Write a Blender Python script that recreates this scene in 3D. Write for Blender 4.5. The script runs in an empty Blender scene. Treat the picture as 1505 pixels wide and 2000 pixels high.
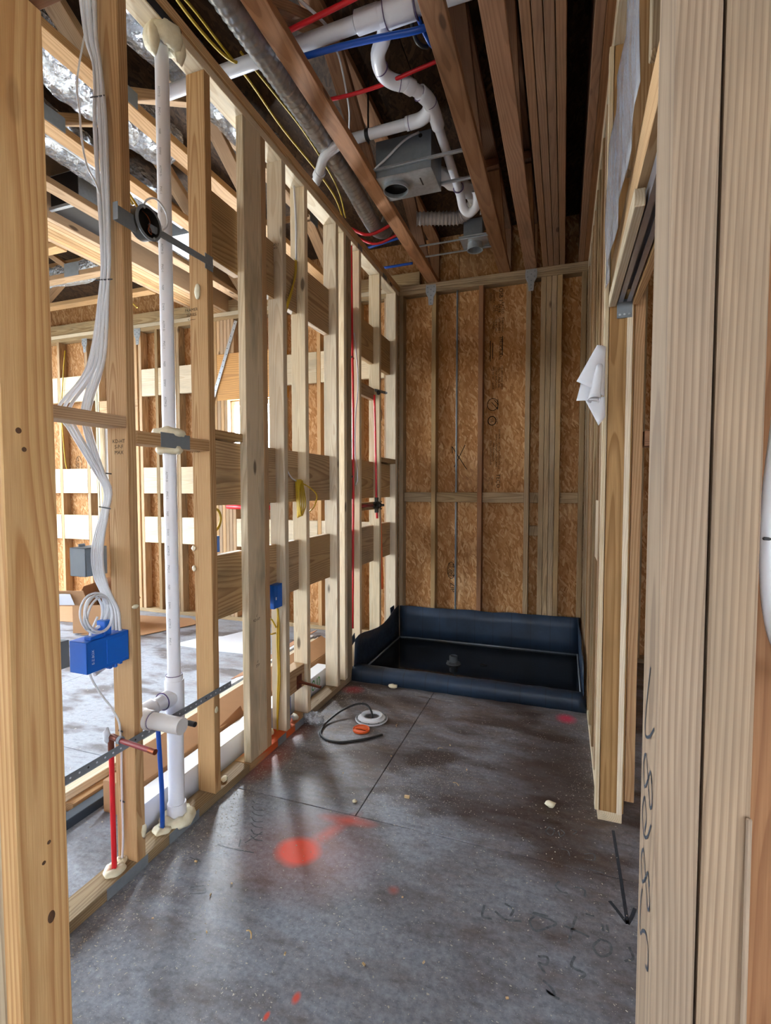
import bpy, bmesh, math, random
from mathutils import Vector, Matrix, noise

# ------------------------------------------------------------------ camera, world, exposure
scene = bpy.context.scene
COL = scene.collection
random.seed(7)
CAM_POS = (1.372, 0.0, 1.336)
YAW, PITCH, FOCAL_PX = 0.3419, 0.0470, 976.3
cam_data = bpy.data.cameras.new('camera')
cam = bpy.data.objects.new('camera', cam_data)
COL.objects.link(cam)
cam.location = CAM_POS
cam.rotation_euler = (math.pi / 2 - PITCH, 0.0, YAW)
cam_data.sensor_fit = 'VERTICAL'
cam_data.sensor_height = 36.0
cam_data.lens = 36.0 * FOCAL_PX / 2000.0
cam_data.clip_start = 0.02
cam_data.clip_end = 200
scene.camera = cam

world = bpy.data.worlds.new('overcast_sky')
scene.world = world
world.use_nodes = True
bg = world.node_tree.nodes['Background']
bg.inputs[0].default_value = (0.80, 0.91, 1.0, 1)
bg.inputs[1].default_value = 14.0

def daylight(name, loc, size, aim, power, color=(0.88, 0.95, 1.0)):
    # daylight standing in a window opening
    d = bpy.data.lights.new(name, 'AREA'); d.shape = 'RECTANGLE'; d.size, d.size_y = size; d.energy = power; d.color = color
    o = bpy.data.objects.new(name, d); COL.objects.link(o); o.location = loc
    o.rotation_euler = Vector(aim).to_track_quat('-Z', 'Z').to_euler()
    return o
daylight('window_daylight', (-1.516, 4.37, 1.915), (0.50, 0.52), (0, -1, 0), 190.0)

scene.view_settings.view_transform = 'Standard'
scene.view_settings.look = 'None'
scene.view_settings.exposure = 0.08
scene.view_settings.gamma = 1.0
scene.view_settings.use_curve_mapping = False
scene.cycles.use_denoising = True
scene.cycles.max_bounces = 5
scene.cycles.diffuse_bounces = 3
scene.cycles.glossy_bounces = 3
scene.cycles.use_adaptive_sampling = True
scene.cycles.adaptive_threshold = 0.22
scene.cycles.adaptive_min_samples = 16
scene.cycles.caustics_reflective = False
scene.cycles.caustics_refractive = False
scene.cycles.transparent_max_bounces = 12
scene.cycles.sample_clamp_indirect = 6.0

H = 3.077          # top of the double top plate
D = 4.203          # room-side face of the back wall
RW = 1.522         # room-side face of the right wall
T2 = 0.0381        # nominal two inches
F4 = 0.0889        # nominal four inches

# ------------------------------------------------------------------ materials
def srgb(h):
    h = h.lstrip('#')
    c = [int(h[i:i + 2], 16) / 255 for i in (0, 2, 4)]
    return tuple((x / 12.92 if x <= 0.04045 else ((x + 0.055) / 1.055) ** 2.4) for x in c) + (1,)

class NT:
    def __init__(s, name):
        s.m = bpy.data.materials.new(name); s.m.use_nodes = True
        s.t = s.m.node_tree; s.t.nodes.clear()
        s.out = s.t.nodes.new('ShaderNodeOutputMaterial')
        s.b = s.t.nodes.new('ShaderNodeBsdfPrincipled')
        s.t.links.new(s.b.outputs[0], s.out.inputs[0])
    def n(s, typ, **kw):
        nd = s.t.nodes.new(typ)
        for k, v in kw.items(): setattr(nd, k, v)
        return nd
    def l(s, a, b): s.t.links.new(a, b)
    def val(s, sock, v):
        if hasattr(v, 'is_linked') or isinstance(v, bpy.types.NodeSocket): s.l(v, sock)
        else: sock.default_value = v
    def math(s, op, a, b=None, c=None, clamp=False):
        nd = s.n('ShaderNodeMath', operation=op); nd.use_clamp = clamp
        s.val(nd.inputs[0], a)
        if b is not None: s.val(nd.inputs[1], b)
        if c is not None: s.val(nd.inputs[2], c)
        return nd.outputs[0]
    def vmath(s, op, a, b=None):
        nd = s.n('ShaderNodeVectorMath', operation=op)
        s.val(nd.inputs[0], a)
        if b is not None: s.val(nd.inputs[1], b)
        return nd.outputs['Value' if op in ('LENGTH', 'DISTANCE', 'DOT_PRODUCT') else 'Vector']
    def noise(s, vec, scale=1.0, detail=3.0, rough=0.55, dist=0.0):
        nd = s.n('ShaderNodeTexNoise'); s.l(vec, nd.inputs['Vector'])
        nd.inputs['Scale'].default_value = scale; nd.inputs['Detail'].default_value = detail
        nd.inputs['Roughness'].default_value = rough; nd.inputs['Distortion'].default_value = dist
        return nd.outputs[0]
    def voro(s, vec, scale=1.0, feature='F1', rnd=1.0):
        nd = s.n('ShaderNodeTexVoronoi', feature=feature); s.l(vec, nd.inputs['Vector'])
        nd.inputs['Scale'].default_value = scale; nd.inputs['Randomness'].default_value = rnd
        return nd.outputs
    def ramp(s, fac, stops, interp='LINEAR'):
        nd = s.n('ShaderNodeValToRGB'); s.l(fac, nd.inputs[0]); cr = nd.color_ramp; cr.interpolation = interp
        while len(cr.elements) < len(stops): cr.elements.new(0.5)
        for e, (p, c) in zip(cr.elements, stops):
            e.position = p; e.color = c if len(c) == 4 else tuple(c) + (1,)
        return nd.outputs[0]
    def rmap(s, v, a, b, c=0.0, d=1.0):
        nd = s.n('ShaderNodeMapRange'); s.l(v, nd.inputs[0])
        for i, x in enumerate((a, b, c, d)): nd.inputs[i + 1].default_value = x
        return nd.outputs[0]
    def mix(s, fac, a, b, blend='MIX'):
        nd = s.n('ShaderNodeMix', data_type='RGBA', blend_type=blend)
        s.val(nd.inputs[0], fac); s.val(nd.inputs[6], a); s.val(nd.inputs[7], b)
        return nd.outputs[2]
    def xyz(s, x, y, z):
        nd = s.n('ShaderNodeCombineXYZ'); s.val(nd.inputs[0], x); s.val(nd.inputs[1], y); s.val(nd.inputs[2], z)
        return nd.outputs[0]
    def sep(s, v):
        nd = s.n('ShaderNodeSeparateXYZ'); s.l(v, nd.inputs[0]); return nd.outputs
    def bump(s, h, strength=0.3, dist=0.002):
        nd = s.n('ShaderNodeBump'); s.l(h, nd.inputs['Height'])
        nd.inputs['Strength'].default_value = strength; nd.inputs['Distance'].default_value = dist
        s.l(nd.outputs[0], s.b.inputs['Normal'])
    def set(s, **kw):
        names = dict(color='Base Color', rough='Roughness', metal='Metallic', spec='Specular IOR Level', trans='Transmission Weight', ior='IOR', alpha='Alpha', coat='Coat Weight')
        for k, v in kw.items(): s.val(s.b.inputs[names[k]], v)
        return s

def wood(name, light, dark, stain='#6b6255', stain_amt=0.35, freq=150.0, contrast=0.8, warp=0.012, ox=0.03, oy=0.05, tilt=0.02, knots=1.0, rough=0.7, var=0.25, bump=False):
    m = NT(name)
    tc = m.n('ShaderNodeTexCoord'); oi = m.n('ShaderNodeObjectInfo'); rnd = oi.outputs['Random']
    r2 = m.math('FRACT', m.math('MULTIPLY', rnd, 7.31)); r3 = m.math('FRACT', m.math('MULTIPLY', rnd, 17.77))
    x, y, z = m.sep(tc.outputs['Object'])
    off = m.math('MULTIPLY', rnd, 40.0)
    zz = m.math('ADD', z, off)
    wv = m.noise(m.xyz(m.math('MULTIPLY', x, 7.0), m.math('MULTIPLY', y, 7.0), m.math('MULTIPLY', zz, 1.1)), 1.0, 1.0)
    cx = m.math('ADD', m.math('ADD', x, m.math('MULTIPLY', m.math('SUBTRACT', r2, 0.5), 2 * ox)), m.math('MULTIPLY', z, m.math('MULTIPLY', m.math('SUBTRACT', r3, 0.5), 2 * tilt)))
    cy = m.math('ADD', m.math('ADD', y, m.math('ADD', oy * 0.5, m.math('MULTIPLY', r3, oy))), m.math('MULTIPLY', z, tilt))
    r = m.math('SQRT', m.math('ADD', m.math('MULTIPLY', cx, cx), m.math('MULTIPLY', cy, cy)))
    r = m.math('ADD', r, m.math('MULTIPLY', m.math('SUBTRACT', wv, 0.5), warp * 2))
    # knots push the rings aside
    kv = m.voro(m.xyz(m.math('MULTIPLY', x, 5.0), m.math('MULTIPLY', y, 5.0), m.math('MULTIPLY', zz, 1.7)), 1.0)
    kd = kv['Distance']
    r = m.math('ADD', r, m.math('MULTIPLY', m.rmap(kd, 0.0, 0.35, 1.0, 0.0), 0.012 * knots))
    fr = m.math('FRACT', m.math('MULTIPLY', r, freq))
    ring = m.ramp(fr, [(0.0, (0.1, 0.1, 0.1)), (0.35, (0.0, 0.0, 0.0)), (0.82, (0.9, 0.9, 0.9)), (0.93, (1, 1, 1)), (1.0, (0.1, 0.1, 0.1))])
    fib = m.noise(m.xyz(m.math('MULTIPLY', x, 420.0), m.math('MULTIPLY', y, 420.0), m.math('MULTIPLY', zz, 9.0)), 1.0, 1.0)
    blot = m.noise(m.xyz(m.math('MULTIPLY', x, 10.0), m.math('MULTIPLY', y, 10.0), m.math('MULTIPLY', zz, 2.2)), 1.0, 3.0, 0.65)
    col = m.mix(m.math('MULTIPLY', ring, contrast), srgb(light), srgb(dark))
    col = m.mix(m.rmap(fib, 0.3, 0.75, 0.0, 0.42), col, srgb(dark))
    col = m.mix(m.rmap(blot, 0.5, 0.75, 0.0, stain_amt), col, srgb(stain))
    kn = m.rmap(kd, 0.045, 0.075, 0.8 * knots, 0.0)
    col = m.mix(kn, col, srgb('#4a2f1c'))
    v = m.rmap(rnd, 0.0, 1.0, 1.0 - var, 1.0 + var * 0.45)
    hsv = m.n('ShaderNodeHueSaturation'); m.l(col, hsv.inputs['Color']); m.l(v, hsv.inputs['Value'])
    m.l(m.rmap(r2, 0.0, 1.0, 0.80, 1.02), hsv.inputs['Saturation'])
    m.set(color=hsv.outputs[0], rough=rough, spec=0.25)
    if bump: m.bump(fib, 0.3, 0.0012)
    return m.m

M = {}
M['pine'] = wood('pine_framing', '#d6b286', '#a57a4c', stain='#80705a', stain_amt=0.4)
M['pine_mid'] = wood('pine_brown', '#b08c60', '#80603c', stain='#66523a', stain_amt=0.5)
M['pine_new'] = wood('pine_fresh_cut', '#d2ab7a', '#a57546', stain='#95794f', stain_amt=0.2, var=0.14)
M['pine_pale'] = wood('pine_pale', '#e8d8ba', '#c8ab80', stain='#8f8674', stain_amt=0.4, contrast=0.6)
M['pine_grey'] = wood('pine_weathered', '#b9a17c', '#896c4a', stain='#6a6250', stain_amt=0.75)
M['pine_flat'] = wood('pine_flat_stud', '#e4d0aa', '#bd9f70', stain='#7d765e', stain_amt=0.65, contrast=0.6, var=0.0)
M['treated'] = wood('pine_block', '#cfad7c', '#967148', stain='#71634a', stain_amt=0.5, freq=105, warp=0.03, var=0.15)
M['truss'] = wood('truss_lumber', '#ad7a52', '#835634', stain='#54402f', stain_amt=0.5, contrast=0.6)
M['truss_pale'] = wood('truss_lumber_pale', '#c8a072', '#9a7246', stain='#80684a', stain_amt=0.3, contrast=0.6)
M['lvl'] = wood('laminated_beam', '#a87d5c', '#7a5538', stain='#5f4737', stain_amt=0.5, contrast=0.5, var=0.12)
M['back'] = wood('pine_back_wall', '#b6976c', '#866843', stain='#605343', stain_amt=0.55)
M['post_left'] = wood('door_post_near_light', '#d6ae7a', '#a87443', stain='#9c7a4e', stain_amt=0.25, freq=95, warp=0.03, ox=0.02, oy=0.05, tilt=0.012, contrast=0.75, var=0.0, knots=0.35, bump=True)
M['post_right'] = wood('door_post_striped', '#ac9072', '#775f4a', stain='#766a5a', stain_amt=0.4, freq=185, warp=0.022, ox=0.01, oy=0.16, tilt=0.006, contrast=0.62, var=0.06, knots=0.2, bump=True)
M['plywood'] = wood('plywood_face', '#bd9665', '#8e673d', stain='#80623c', stain_amt=0.4, freq=70, warp=0.03, contrast=0.8)
M['yellow_ply'] = wood('header_plywood', '#e2a132', '#b8781c', stain='#96621e', stain_amt=0.4, freq=60, warp=0.03, knots=0.6)
M['chip'] = wood('wood_chip', '#e0c79a', '#b9935f', stain_amt=0.2)

def osb(name, cols, rough=0.75):
    m = NT(name)
    tc = m.n('ShaderNodeTexCoord'); oi = m.n('ShaderNodeObjectInfo')
    p = m.vmath('ADD', tc.outputs['Object'], m.xyz(m.math('MULTIPLY', oi.outputs['Random'], 9.0), m.math('MULTIPLY', oi.outputs['Random'], 5.0), 0.0))
    wn = m.n('ShaderNodeTexNoise'); m.l(p, wn.inputs['Vector']); wn.inputs['Scale'].default_value = 9.0
    p = m.vmath('ADD', p, m.vmath('SCALE', m.vmath('SUBTRACT', wn.outputs['Color'], (0.5, 0.5, 0.5)), None))
    fs = []
    for k, ang in enumerate((1.2, 1.45, 1.85, 0.8)):
        mp = m.n('ShaderNodeMapping'); m.l(p, mp.inputs[0]); mp.inputs['Rotation'].default_value = (0, 0, ang); mp.inputs['Location'].default_value = (k * 3.1, k * 1.7, 0)
        mp.inputs['Scale'].default_value = (1, 1, 1)
        mp2 = m.n('ShaderNodeMapping'); m.l(mp.outputs[0], mp2.inputs[0]); mp2.inputs['Scale'].default_value = (17, 70, 1)
        vo = m.voro(mp2.outputs[0], 1.0)
        c = m.n('ShaderNodeSeparateColor'); m.l(vo['Color'], c.inputs[0]); fs.append((c.outputs[0], c.outputs[1]))
    f, top = fs[0]
    for g, h in fs[1:]:
        pick = m.math('GREATER_THAN', h, top)
        f = m.math('ADD', m.math('MULTIPLY', g, pick), m.math('MULTIPLY', f, m.math('SUBTRACT', 1.0, pick)))
        top = m.math('MAXIMUM', h, top)
    n = len(cols)
    col = m.ramp(f, [(i / (n - 1), srgb(c)) for i, c in enumerate(cols)])
    low = m.noise(p, 2.2, 4.0, 0.6)
    col = m.mix(m.rmap(low, 0.38, 0.62, 0.35, 0.0), col, srgb(cols[0]))
    col = m.mix(m.rmap(low, 0.56, 0.72, 0.0, 0.35), col, srgb(cols[-1]))
    m.set(color=col, rough=rough, spec=0.2)
    return m.m
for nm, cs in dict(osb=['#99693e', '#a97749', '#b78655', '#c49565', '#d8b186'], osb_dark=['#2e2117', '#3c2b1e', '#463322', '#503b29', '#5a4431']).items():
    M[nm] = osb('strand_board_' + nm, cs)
for mm in (M['osb'], M['osb_dark']):
    for nd in mm.node_tree.nodes:
        if nd.type == 'VECT_MATH' and nd.operation == 'SCALE': nd.inputs['Scale'].default_value = 0.03

def plain(name, col, rough=0.5, metal=0.0, spec=0.5, nscale=30.0, namt=0.12, bump=0.0, dark=None, trans=0.0, coat=0.0, alpha=None):
    m = NT(name)
    tc = m.n('ShaderNodeTexCoord')
    nz = m.noise(tc.outputs['Object'], nscale, 4.0, 0.6)
    c0 = srgb(col); c1 = srgb(dark) if dark else tuple(x * 0.6 for x in c0[:3]) + (1,)
    m.set(color=m.mix(m.rmap(nz, 0.35, 0.75, 0.0, namt), c0, c1), rough=rough, metal=metal, spec=spec, trans=trans, coat=coat)
    if alpha is not None: m.set(alpha=alpha)
    if bump: m.bump(nz, bump, 0.004)
    return m.m
M['pvc'] = plain('white_pvc', '#e8eaf2', 0.32, namt=0.03)
M['pvc_stub'] = plain('grey_white_pvc', '#cfc9c6', 0.35, namt=0.1)
M['primer'] = plain('purple_primer', '#5b4a78', 0.5)
M['pex_red'] = plain('red_pex', '#d8222c', 0.35, namt=0.1)
M['pex_dark'] = plain('dark_red_copper', '#8f2f30', 0.4, namt=0.3)
M['pex_blue'] = plain('blue_pex', '#1450b4', 0.35, namt=0.1)
M['orange'] = plain('orange_paint', '#e8611f', 0.5, namt=0.15)
M['copper'] = plain('copper', '#9a5538', 0.4, metal=0.9, namt=0.4)
M['rust'] = plain('oxidised_copper', '#7a4230', 0.5, metal=0.6, namt=0.5)
M['box_blue'] = plain('blue_plastic', '#0f63c8', 0.4, namt=0.1)
M['box_grey'] = plain('grey_plastic', '#7d8792', 0.5, namt=0.15)
M['cable_white'] = plain('white_cable', '#d9dadf', 0.45, namt=0.1)
M['cable_yellow'] = plain('yellow_cable', '#c9a827', 0.45, namt=0.15)
M['black'] = plain('black_rubber', '#1c1d20', 0.45, namt=0.2)
M['tie'] = plain('black_tie', '#26262a', 0.5)
M['foam'] = plain('cream_spray_foam', '#e9e1c6', 0.6, nscale=60, namt=0.35, bump=0.5, dark='#bfae7e')
M['galv'] = plain('galvanised_steel', '#b4bac0', 0.35, metal=0.55, nscale=45, namt=0.5)
M['galv_dull'] = plain('dull_grey_steel', '#868e96', 0.5, metal=0.15, nscale=25, namt=0.4)
M['track'] = plain('aluminium_track', '#a9a9b2', 0.35, metal=0.8, namt=0.25)
M['tape'] = plain('grey_tape', '#777d82', 0.55, namt=0.2)
M['cardboard'] = plain('brown_cardboard', '#b08660', 0.8, nscale=14, namt=0.2)
M['card_inside'] = plain('cardboard_inner', '#8f6240', 0.85, nscale=14, namt=0.25)
M['white_card'] = plain('white_box_card', '#dfe3ee', 0.5, namt=0.06)
M['paper'] = plain('white_paper', '#dfe0e6', 0.7, namt=0.05)
M['ink'] = plain('black_ink', '#120f0d', 0.8, spec=0.2)
M['marker'] = plain('blue_black_marker', '#2b3440', 0.6, nscale=120, namt=0.4, dark='#4a525c')
M['marker_faint'] = plain('worn_marker', '#4a5058', 0.6, nscale=60, namt=1.0, dark='#7a7f86')
M['green_ink'] = plain('green_print', '#3c9a4e', 0.6)
M['blue_ink'] = plain('blue_print', '#2a5fc0', 0.6)
M['valve'] = plain('dark_brass_valve', '#33302c', 0.45, metal=0.5, namt=0.4)
M['white_metal'] = plain('white_coated_metal', '#e8ecf4', 0.3, namt=0.05)
M['dark_metal'] = plain('dark_steel_rail', '#3f4a57', 0.4, metal=0.5, namt=0.3)
M['window_frame'] = plain('white_window_frame', '#e6e8ec', 0.4)
M['siding'] = plain('outside_ground', '#b9b3a6', 0.9, nscale=2, namt=0.3)
M['knot'] = plain('dark_knot', '#5b3d24', 0.7, nscale=150, namt=0.6, dark='#2e1d10')
M['speck'] = plain('pale_sawdust', '#c8c2b6', 0.8)
M['drain'] = plain('dark_grey_drain', '#4c5258', 0.5)

m = NT('spiral_foil_duct'); tc = m.n('ShaderNodeTexCoord')
nz = m.noise(tc.outputs['Object'], 26.0, 4.0, 0.7)
m.set(color=m.ramp(nz, [(0.3, srgb('#a4abb5')), (0.7, srgb('#ccd2da'))]), metal=0.75, rough=0.3); M['duct'] = m.m
m = NT('crinkled_foil'); tc = m.n('ShaderNodeTexCoord')
v1 = m.voro(tc.outputs['Object'], 34.0, 'F1'); nz = m.noise(tc.outputs['Object'], 55.0, 3.0, 0.75, 1.5)
m.set(color=srgb('#dde2ea'), metal=1.0, rough=0.16); m.bump(m.math('ADD', v1['Distance'], nz), 1.0, 0.06); M['foil'] = m.m

m = NT('shower_liner'); geo = m.n('ShaderNodeNewGeometry')
nz = m.noise(geo.outputs['Position'], 3.0, 4.0, 0.6); nf = m.noise(geo.outputs['Position'], 40.0, 3.0)
px_ = m.sep(geo.outputs['Position'])
crease = m.math('LESS_THAN', m.math('ABSOLUTE', m.math('SUBTRACT', m.math('FRACT', m.math('MULTIPLY', px_[0], 6.6)), 0.5)), 0.02)
m.set(color=m.mix(m.math('MULTIPLY', crease, 0.6), m.mix(m.rmap(nz, 0.35, 0.7), srgb('#2b3c52'), srgb('#1e2836')), srgb('#1a2029')), rough=m.rmap(nf, 0.3, 0.7, 0.38, 0.55), spec=0.4)
m.bump(m.math('ADD', nz, m.math('MULTIPLY', crease, -0.4)), 0.25, 0.01); M['liner'] = m.m
m = NT('standing_water'); tc = m.n('ShaderNodeTexCoord')
m.set(color=srgb('#16181b'), rough=0.06, spec=0.5, ior=1.33); m.bump(m.noise(tc.outputs['Object'], 9.0, 2.0), 0.03, 0.004); M['water'] = m.m
m = NT('clear_plastic'); tc = m.n('ShaderNodeTexCoord'); nz = m.noise(m.vmath('MULTIPLY', tc.outputs['Object'], (14, 14, 3)), 1.0, 5.0, 0.7, 1.0)
m.set(color=srgb('#b9bcc6'), rough=0.25, spec=0.6, alpha=m.rmap(nz, 0.3, 0.7, 0.35, 0.8)); m.bump(nz, 0.8, 0.01); M['plastic'] = m.m
m = NT('crumpled_film'); tc = m.n('ShaderNodeTexCoord'); nz = m.noise(tc.outputs['Object'], 60.0, 4.0, 0.7)
m.set(color=srgb('#c4c8d0'), rough=0.2, spec=0.7, alpha=m.rmap(nz, 0.35, 0.65, 0.25, 0.85)); m.bump(nz, 0.9, 0.01); M['film'] = m.m

def floor_material():
    m = NT('dusty_subfloor')
    geo = m.n('ShaderNodeNewGeometry'); P = geo.outputs['Position']
    st = m.n('ShaderNodeMapping'); m.l(P, st.inputs[0]); st.inputs['Rotation'].default_value = (0, 0, -0.5); st.inputs['Scale'].default_value = (1.0, 2.2, 1.0)
    big = m.noise(P, 1.7, 4.0, 0.6); mid = m.noise(st.outputs[0], 5.0, 5.0, 0.65); fine = m.noise(P, 55.0, 4.0, 0.7)
    strand = m.voro(m.vmath('MULTIPLY', P, (22, 60, 1)), 1.0)
    sc = m.n('ShaderNodeSeparateColor'); m.l(strand['Color'], sc.inputs[0])
    board = m.ramp(sc.outputs[0], [(0, srgb('#4f4039')), (0.5, srgb('#5e4d43')), (1, srgb('#6d5b4f'))])
    dustf = m.math('ADD', m.math('MULTIPLY', big, 0.55), m.math('MULTIPLY', mid, 0.55))
    dust = m.mix(m.rmap(fine, 0.3, 0.7), srgb('#767c88'), srgb('#a2a8b4'))
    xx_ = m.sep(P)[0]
    dust = m.mix(m.rmap(xx_, -0.6, -0.15, 0.45, 0.0), dust, srgb('#adb5c2'))  # brightness of the daylit left room painted into the floor as a paler tone
    x, y, z = m.sep(P)
    # dustier by the door, cleaner towards the shower; x term paints left-room daylight
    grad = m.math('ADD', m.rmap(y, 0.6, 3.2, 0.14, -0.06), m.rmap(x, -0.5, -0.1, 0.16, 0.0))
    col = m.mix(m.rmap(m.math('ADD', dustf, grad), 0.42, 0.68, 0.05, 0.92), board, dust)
    damp = m.noise(st.outputs[0], 2.3, 3.0, 0.5)
    col = m.mix(m.math('MULTIPLY', m.rmap(damp, 0.52, 0.62, 0.0, 0.75), m.rmap(y, 1.75, 1.9, 0.25, 1.0)), col, srgb('#3f2f27'))
    fl = m.noise(P, 260.0, 1.0, 0.5)
    col = m.mix(m.rmap(fl, 0.70, 0.74, 0.0, 0.8), col, srgb('#d8d2c6'))
    fl2 = m.noise(m.vmath('MULTIPLY', P, (60, 160, 1)), 1.0, 2.0)
    col = m.mix(m.rmap(fl2, 0.70, 0.76, 0.0, 0.55), col, srgb('#cfc7b8'))
    scuff = m.noise(st.outputs[0], 16.0, 6.0, 0.75)
    col = m.mix(m.rmap(scuff, 0.52, 0.70, 0.0, 0.5), col, srgb('#453d3a'))
    nzp = m.noise(P, 14.0, 3.0)
    def spot(col, cx, cy, rx, ry, colr, soft=0.5, amt=1.0, rot=0.0):
        mp = m.n('ShaderNodeMapping'); m.l(P, mp.inputs[0]); mp.vector_type = 'TEXTURE'
        mp.inputs['Location'].default_value = (cx, cy, 0); mp.inputs['Rotation'].default_value = (0, 0, rot); mp.inputs['Scale'].default_value = (rx, ry, 50)
        d = m.math('ADD', m.vmath('LENGTH', mp.outputs[0]), m.math('MULTIPLY', m.math('SUBTRACT', nzp, 0.5), 0.28))
        return m.mix(m.rmap(d, 1.0 - soft, 1.0 + soft, amt, 0.0), col, srgb(colr))
    col = spot(col, 0.47, 1.57, 0.078, 0.068, '#ff5236', 0.24, 1.0)
    col = spot(col, 0.50, 1.58, 0.17, 0.14, '#c4604c', 0.9, 0.30)
    col = spot(col, 0.535, 1.70, 0.10, 0.022, '#f25a40', 0.9, 0.42, 1.15)
    col = spot(col, 0.575, 1.79, 0.075, 0.020, '#ee5a40', 0.9, 0.6, 0.1)
    col = spot(col, 0.075, 3.00, 0.06, 0.05, '#d8384a', 0.5, 0.75)
    col = spot(col, 1.406, 3.03, 0.045, 0.05, '#ee3d66', 0.5, 0.85)
    col = spot(col, 0.732, 1.10, 0.009, 0.014, '#e2553f', 0.5, 0.9)
    col = spot(col, 0.684, 1.035, 0.006, 0.011, '#e2553f', 0.4, 0.9)
    col = spot(col, 0.03, 2.06, 0.06, 0.12, '#d9552e', 0.8, 0.45)
    col = spot(col, 0.03, 2.35, 0.05, 0.10, '#c9502e', 0.8, 0.25)
    col = spot(col, 0.86, 1.52, 0.014, 0.014, '#d9604a', 0.7, 0.4)
    col = spot(col, 1.36, 2.45, 0.20, 0.45, '#3d2c23', 0.6, 0.65)
    col = spot(col, 1.12, 2.03, 0.42, 0.10, '#3d2c23', 0.6, 0.55, -0.15)
    col = spot(col, 0.25, 2.95, 0.30, 0.12, '#40302a', 0.7, 0.5)
    m.set(color=col, rough=m.rmap(dustf, 0.35, 0.75, 0.34, 0.62), spec=0.42)
    m.bump(fine, 0.2, 0.003)
    return m.m
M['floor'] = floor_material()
m = NT('orange_sprayed_plate'); geo = m.n('ShaderNodeNewGeometry'); yy = m.sep(geo.outputs['Position'])[1]
tc = m.n('ShaderNodeTexCoord'); nz = m.noise(m.vmath('MULTIPLY', tc.outputs['Object'], (20, 20, 4)), 1.0, 3.0)
g = m.math('ABSOLUTE', m.math('SUBTRACT', yy, 2.24)); g = m.math('ADD', g, m.math('MULTIPLY', m.math('SUBTRACT', nz, 0.5), 0.3))
rings_ = m.math('FRACT', m.math('ADD', m.math('MULTIPLY', m.sep(tc.outputs['Object'])[0], 160.0), m.math('MULTIPLY', nz, 2.0)))
basew = m.mix(m.math('MULTIPLY', rings_, 0.5), srgb('#b99a70'), srgb('#8a6c48'))
m.set(color=m.mix(m.rmap(g, 0.13, 0.24, 0.9, 0.0), basew, srgb('#d65a2c')), rough=0.75, spec=0.2); M['plate_paint'] = m.m

# ------------------------------------------------------------------ object helpers
def link(name, mesh, mat=None, parent=None, loc=(0, 0, 0), rot=None, smooth=False):
    o = bpy.data.objects.new(name, mesh)
    COL.objects.link(o)
    if mat is not None:
        mt = M[mat] if isinstance(mat, str) else mat
        if not mesh.materials: mesh.materials.append(mt)
    if rot is not None: o.matrix_world = Matrix.Translation(Vector(loc)) @ rot.to_4x4()
    else: o.location = loc
    if parent is not None:
        o.parent = parent
        o.matrix_parent_inverse = Matrix.Translation(-Vector(parent.location)) if parent.type == 'EMPTY' else parent.matrix_basis.inverted()
    if smooth:
        mesh.polygons.foreach_set('use_smooth', [True] * len(mesh.polygons))
    return o

def tag(o, label=None, cat=None, group=None, kind=None):
    if label: o['label'] = label
    if cat: o['category'] = cat
    if group: o['group'] = group
    if kind: o['kind'] = kind
    return o

def empty(name, loc=(0, 0, 0)):
    o = bpy.data.objects.new(name, None); COL.objects.link(o); o.location = loc; o.empty_display_size = 0.05
    return o

def thing(name, label, cat, loc=(0, 0, 0), group=None):
    return tag(empty(name, loc), label, cat, group)

def structure(name, label=None):
    return tag(empty(name), label, kind='structure')

def mesh_from(verts, faces, name='mesh'):
    me = bpy.data.meshes.new(name); me.from_pydata([tuple(v) for v in verts], [], faces); me.update(); return me

_box_cache = {}
def box_mesh(dx, dy, dz, b=0.002):
    key = (round(dx, 4), round(dy, 4), round(dz, 4), round(b, 4))
    if key in _box_cache: return _box_cache[key]
    bm = bmesh.new(); bmesh.ops.create_cube(bm, size=1.0)
    for v in bm.verts: v.co = Vector((v.co.x * dx, v.co.y * dy, v.co.z * dz))
    bb = min(b, 0.3 * min(dx, dy, dz))
    if bb > 0.0002: bmesh.ops.bevel(bm, geom=list(bm.edges), offset=bb, segments=1, affect='EDGES', profile=0.5)
    me = bpy.data.meshes.new('box'); bm.to_mesh(me); bm.free()
    _box_cache[key] = me
    return me

def axes_rot(lx, ly, lz):
    return Matrix((lx, ly, lz)).transposed()

def board(name, lo, hi, mat, parent=None, bevel=0.0022, jig=0.0, along=None):
    """axis-aligned piece of lumber; the grain runs along its longest side"""
    lo = Vector(lo); hi = Vector(hi); d = hi - lo; c = (lo + hi) / 2
    order = sorted(range(3), key=lambda i: -d[i])
    if along is not None: order.remove(along); order.insert(0, along)
    L, W, Tt = order
    ex = [Vector((1, 0, 0)), Vector((0, 1, 0)), Vector((0, 0, 1))]
    lz, lx = ex[L], ex[W]
    ly = lz.cross(lx)
    me = box_mesh(d[W], d[Tt], d[L], bevel)
    key = (me.name, mat)
    if me.materials and me.materials[0] != M[mat]:
        me = me.copy(); me.materials.clear()
    rot = axes_rot(lx, ly, lz)
    if jig: rot = Matrix.Rotation(random.uniform(-jig, jig), 3, 'Z') @ rot
    return link(name, me, mat, parent, c, rot)

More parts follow.
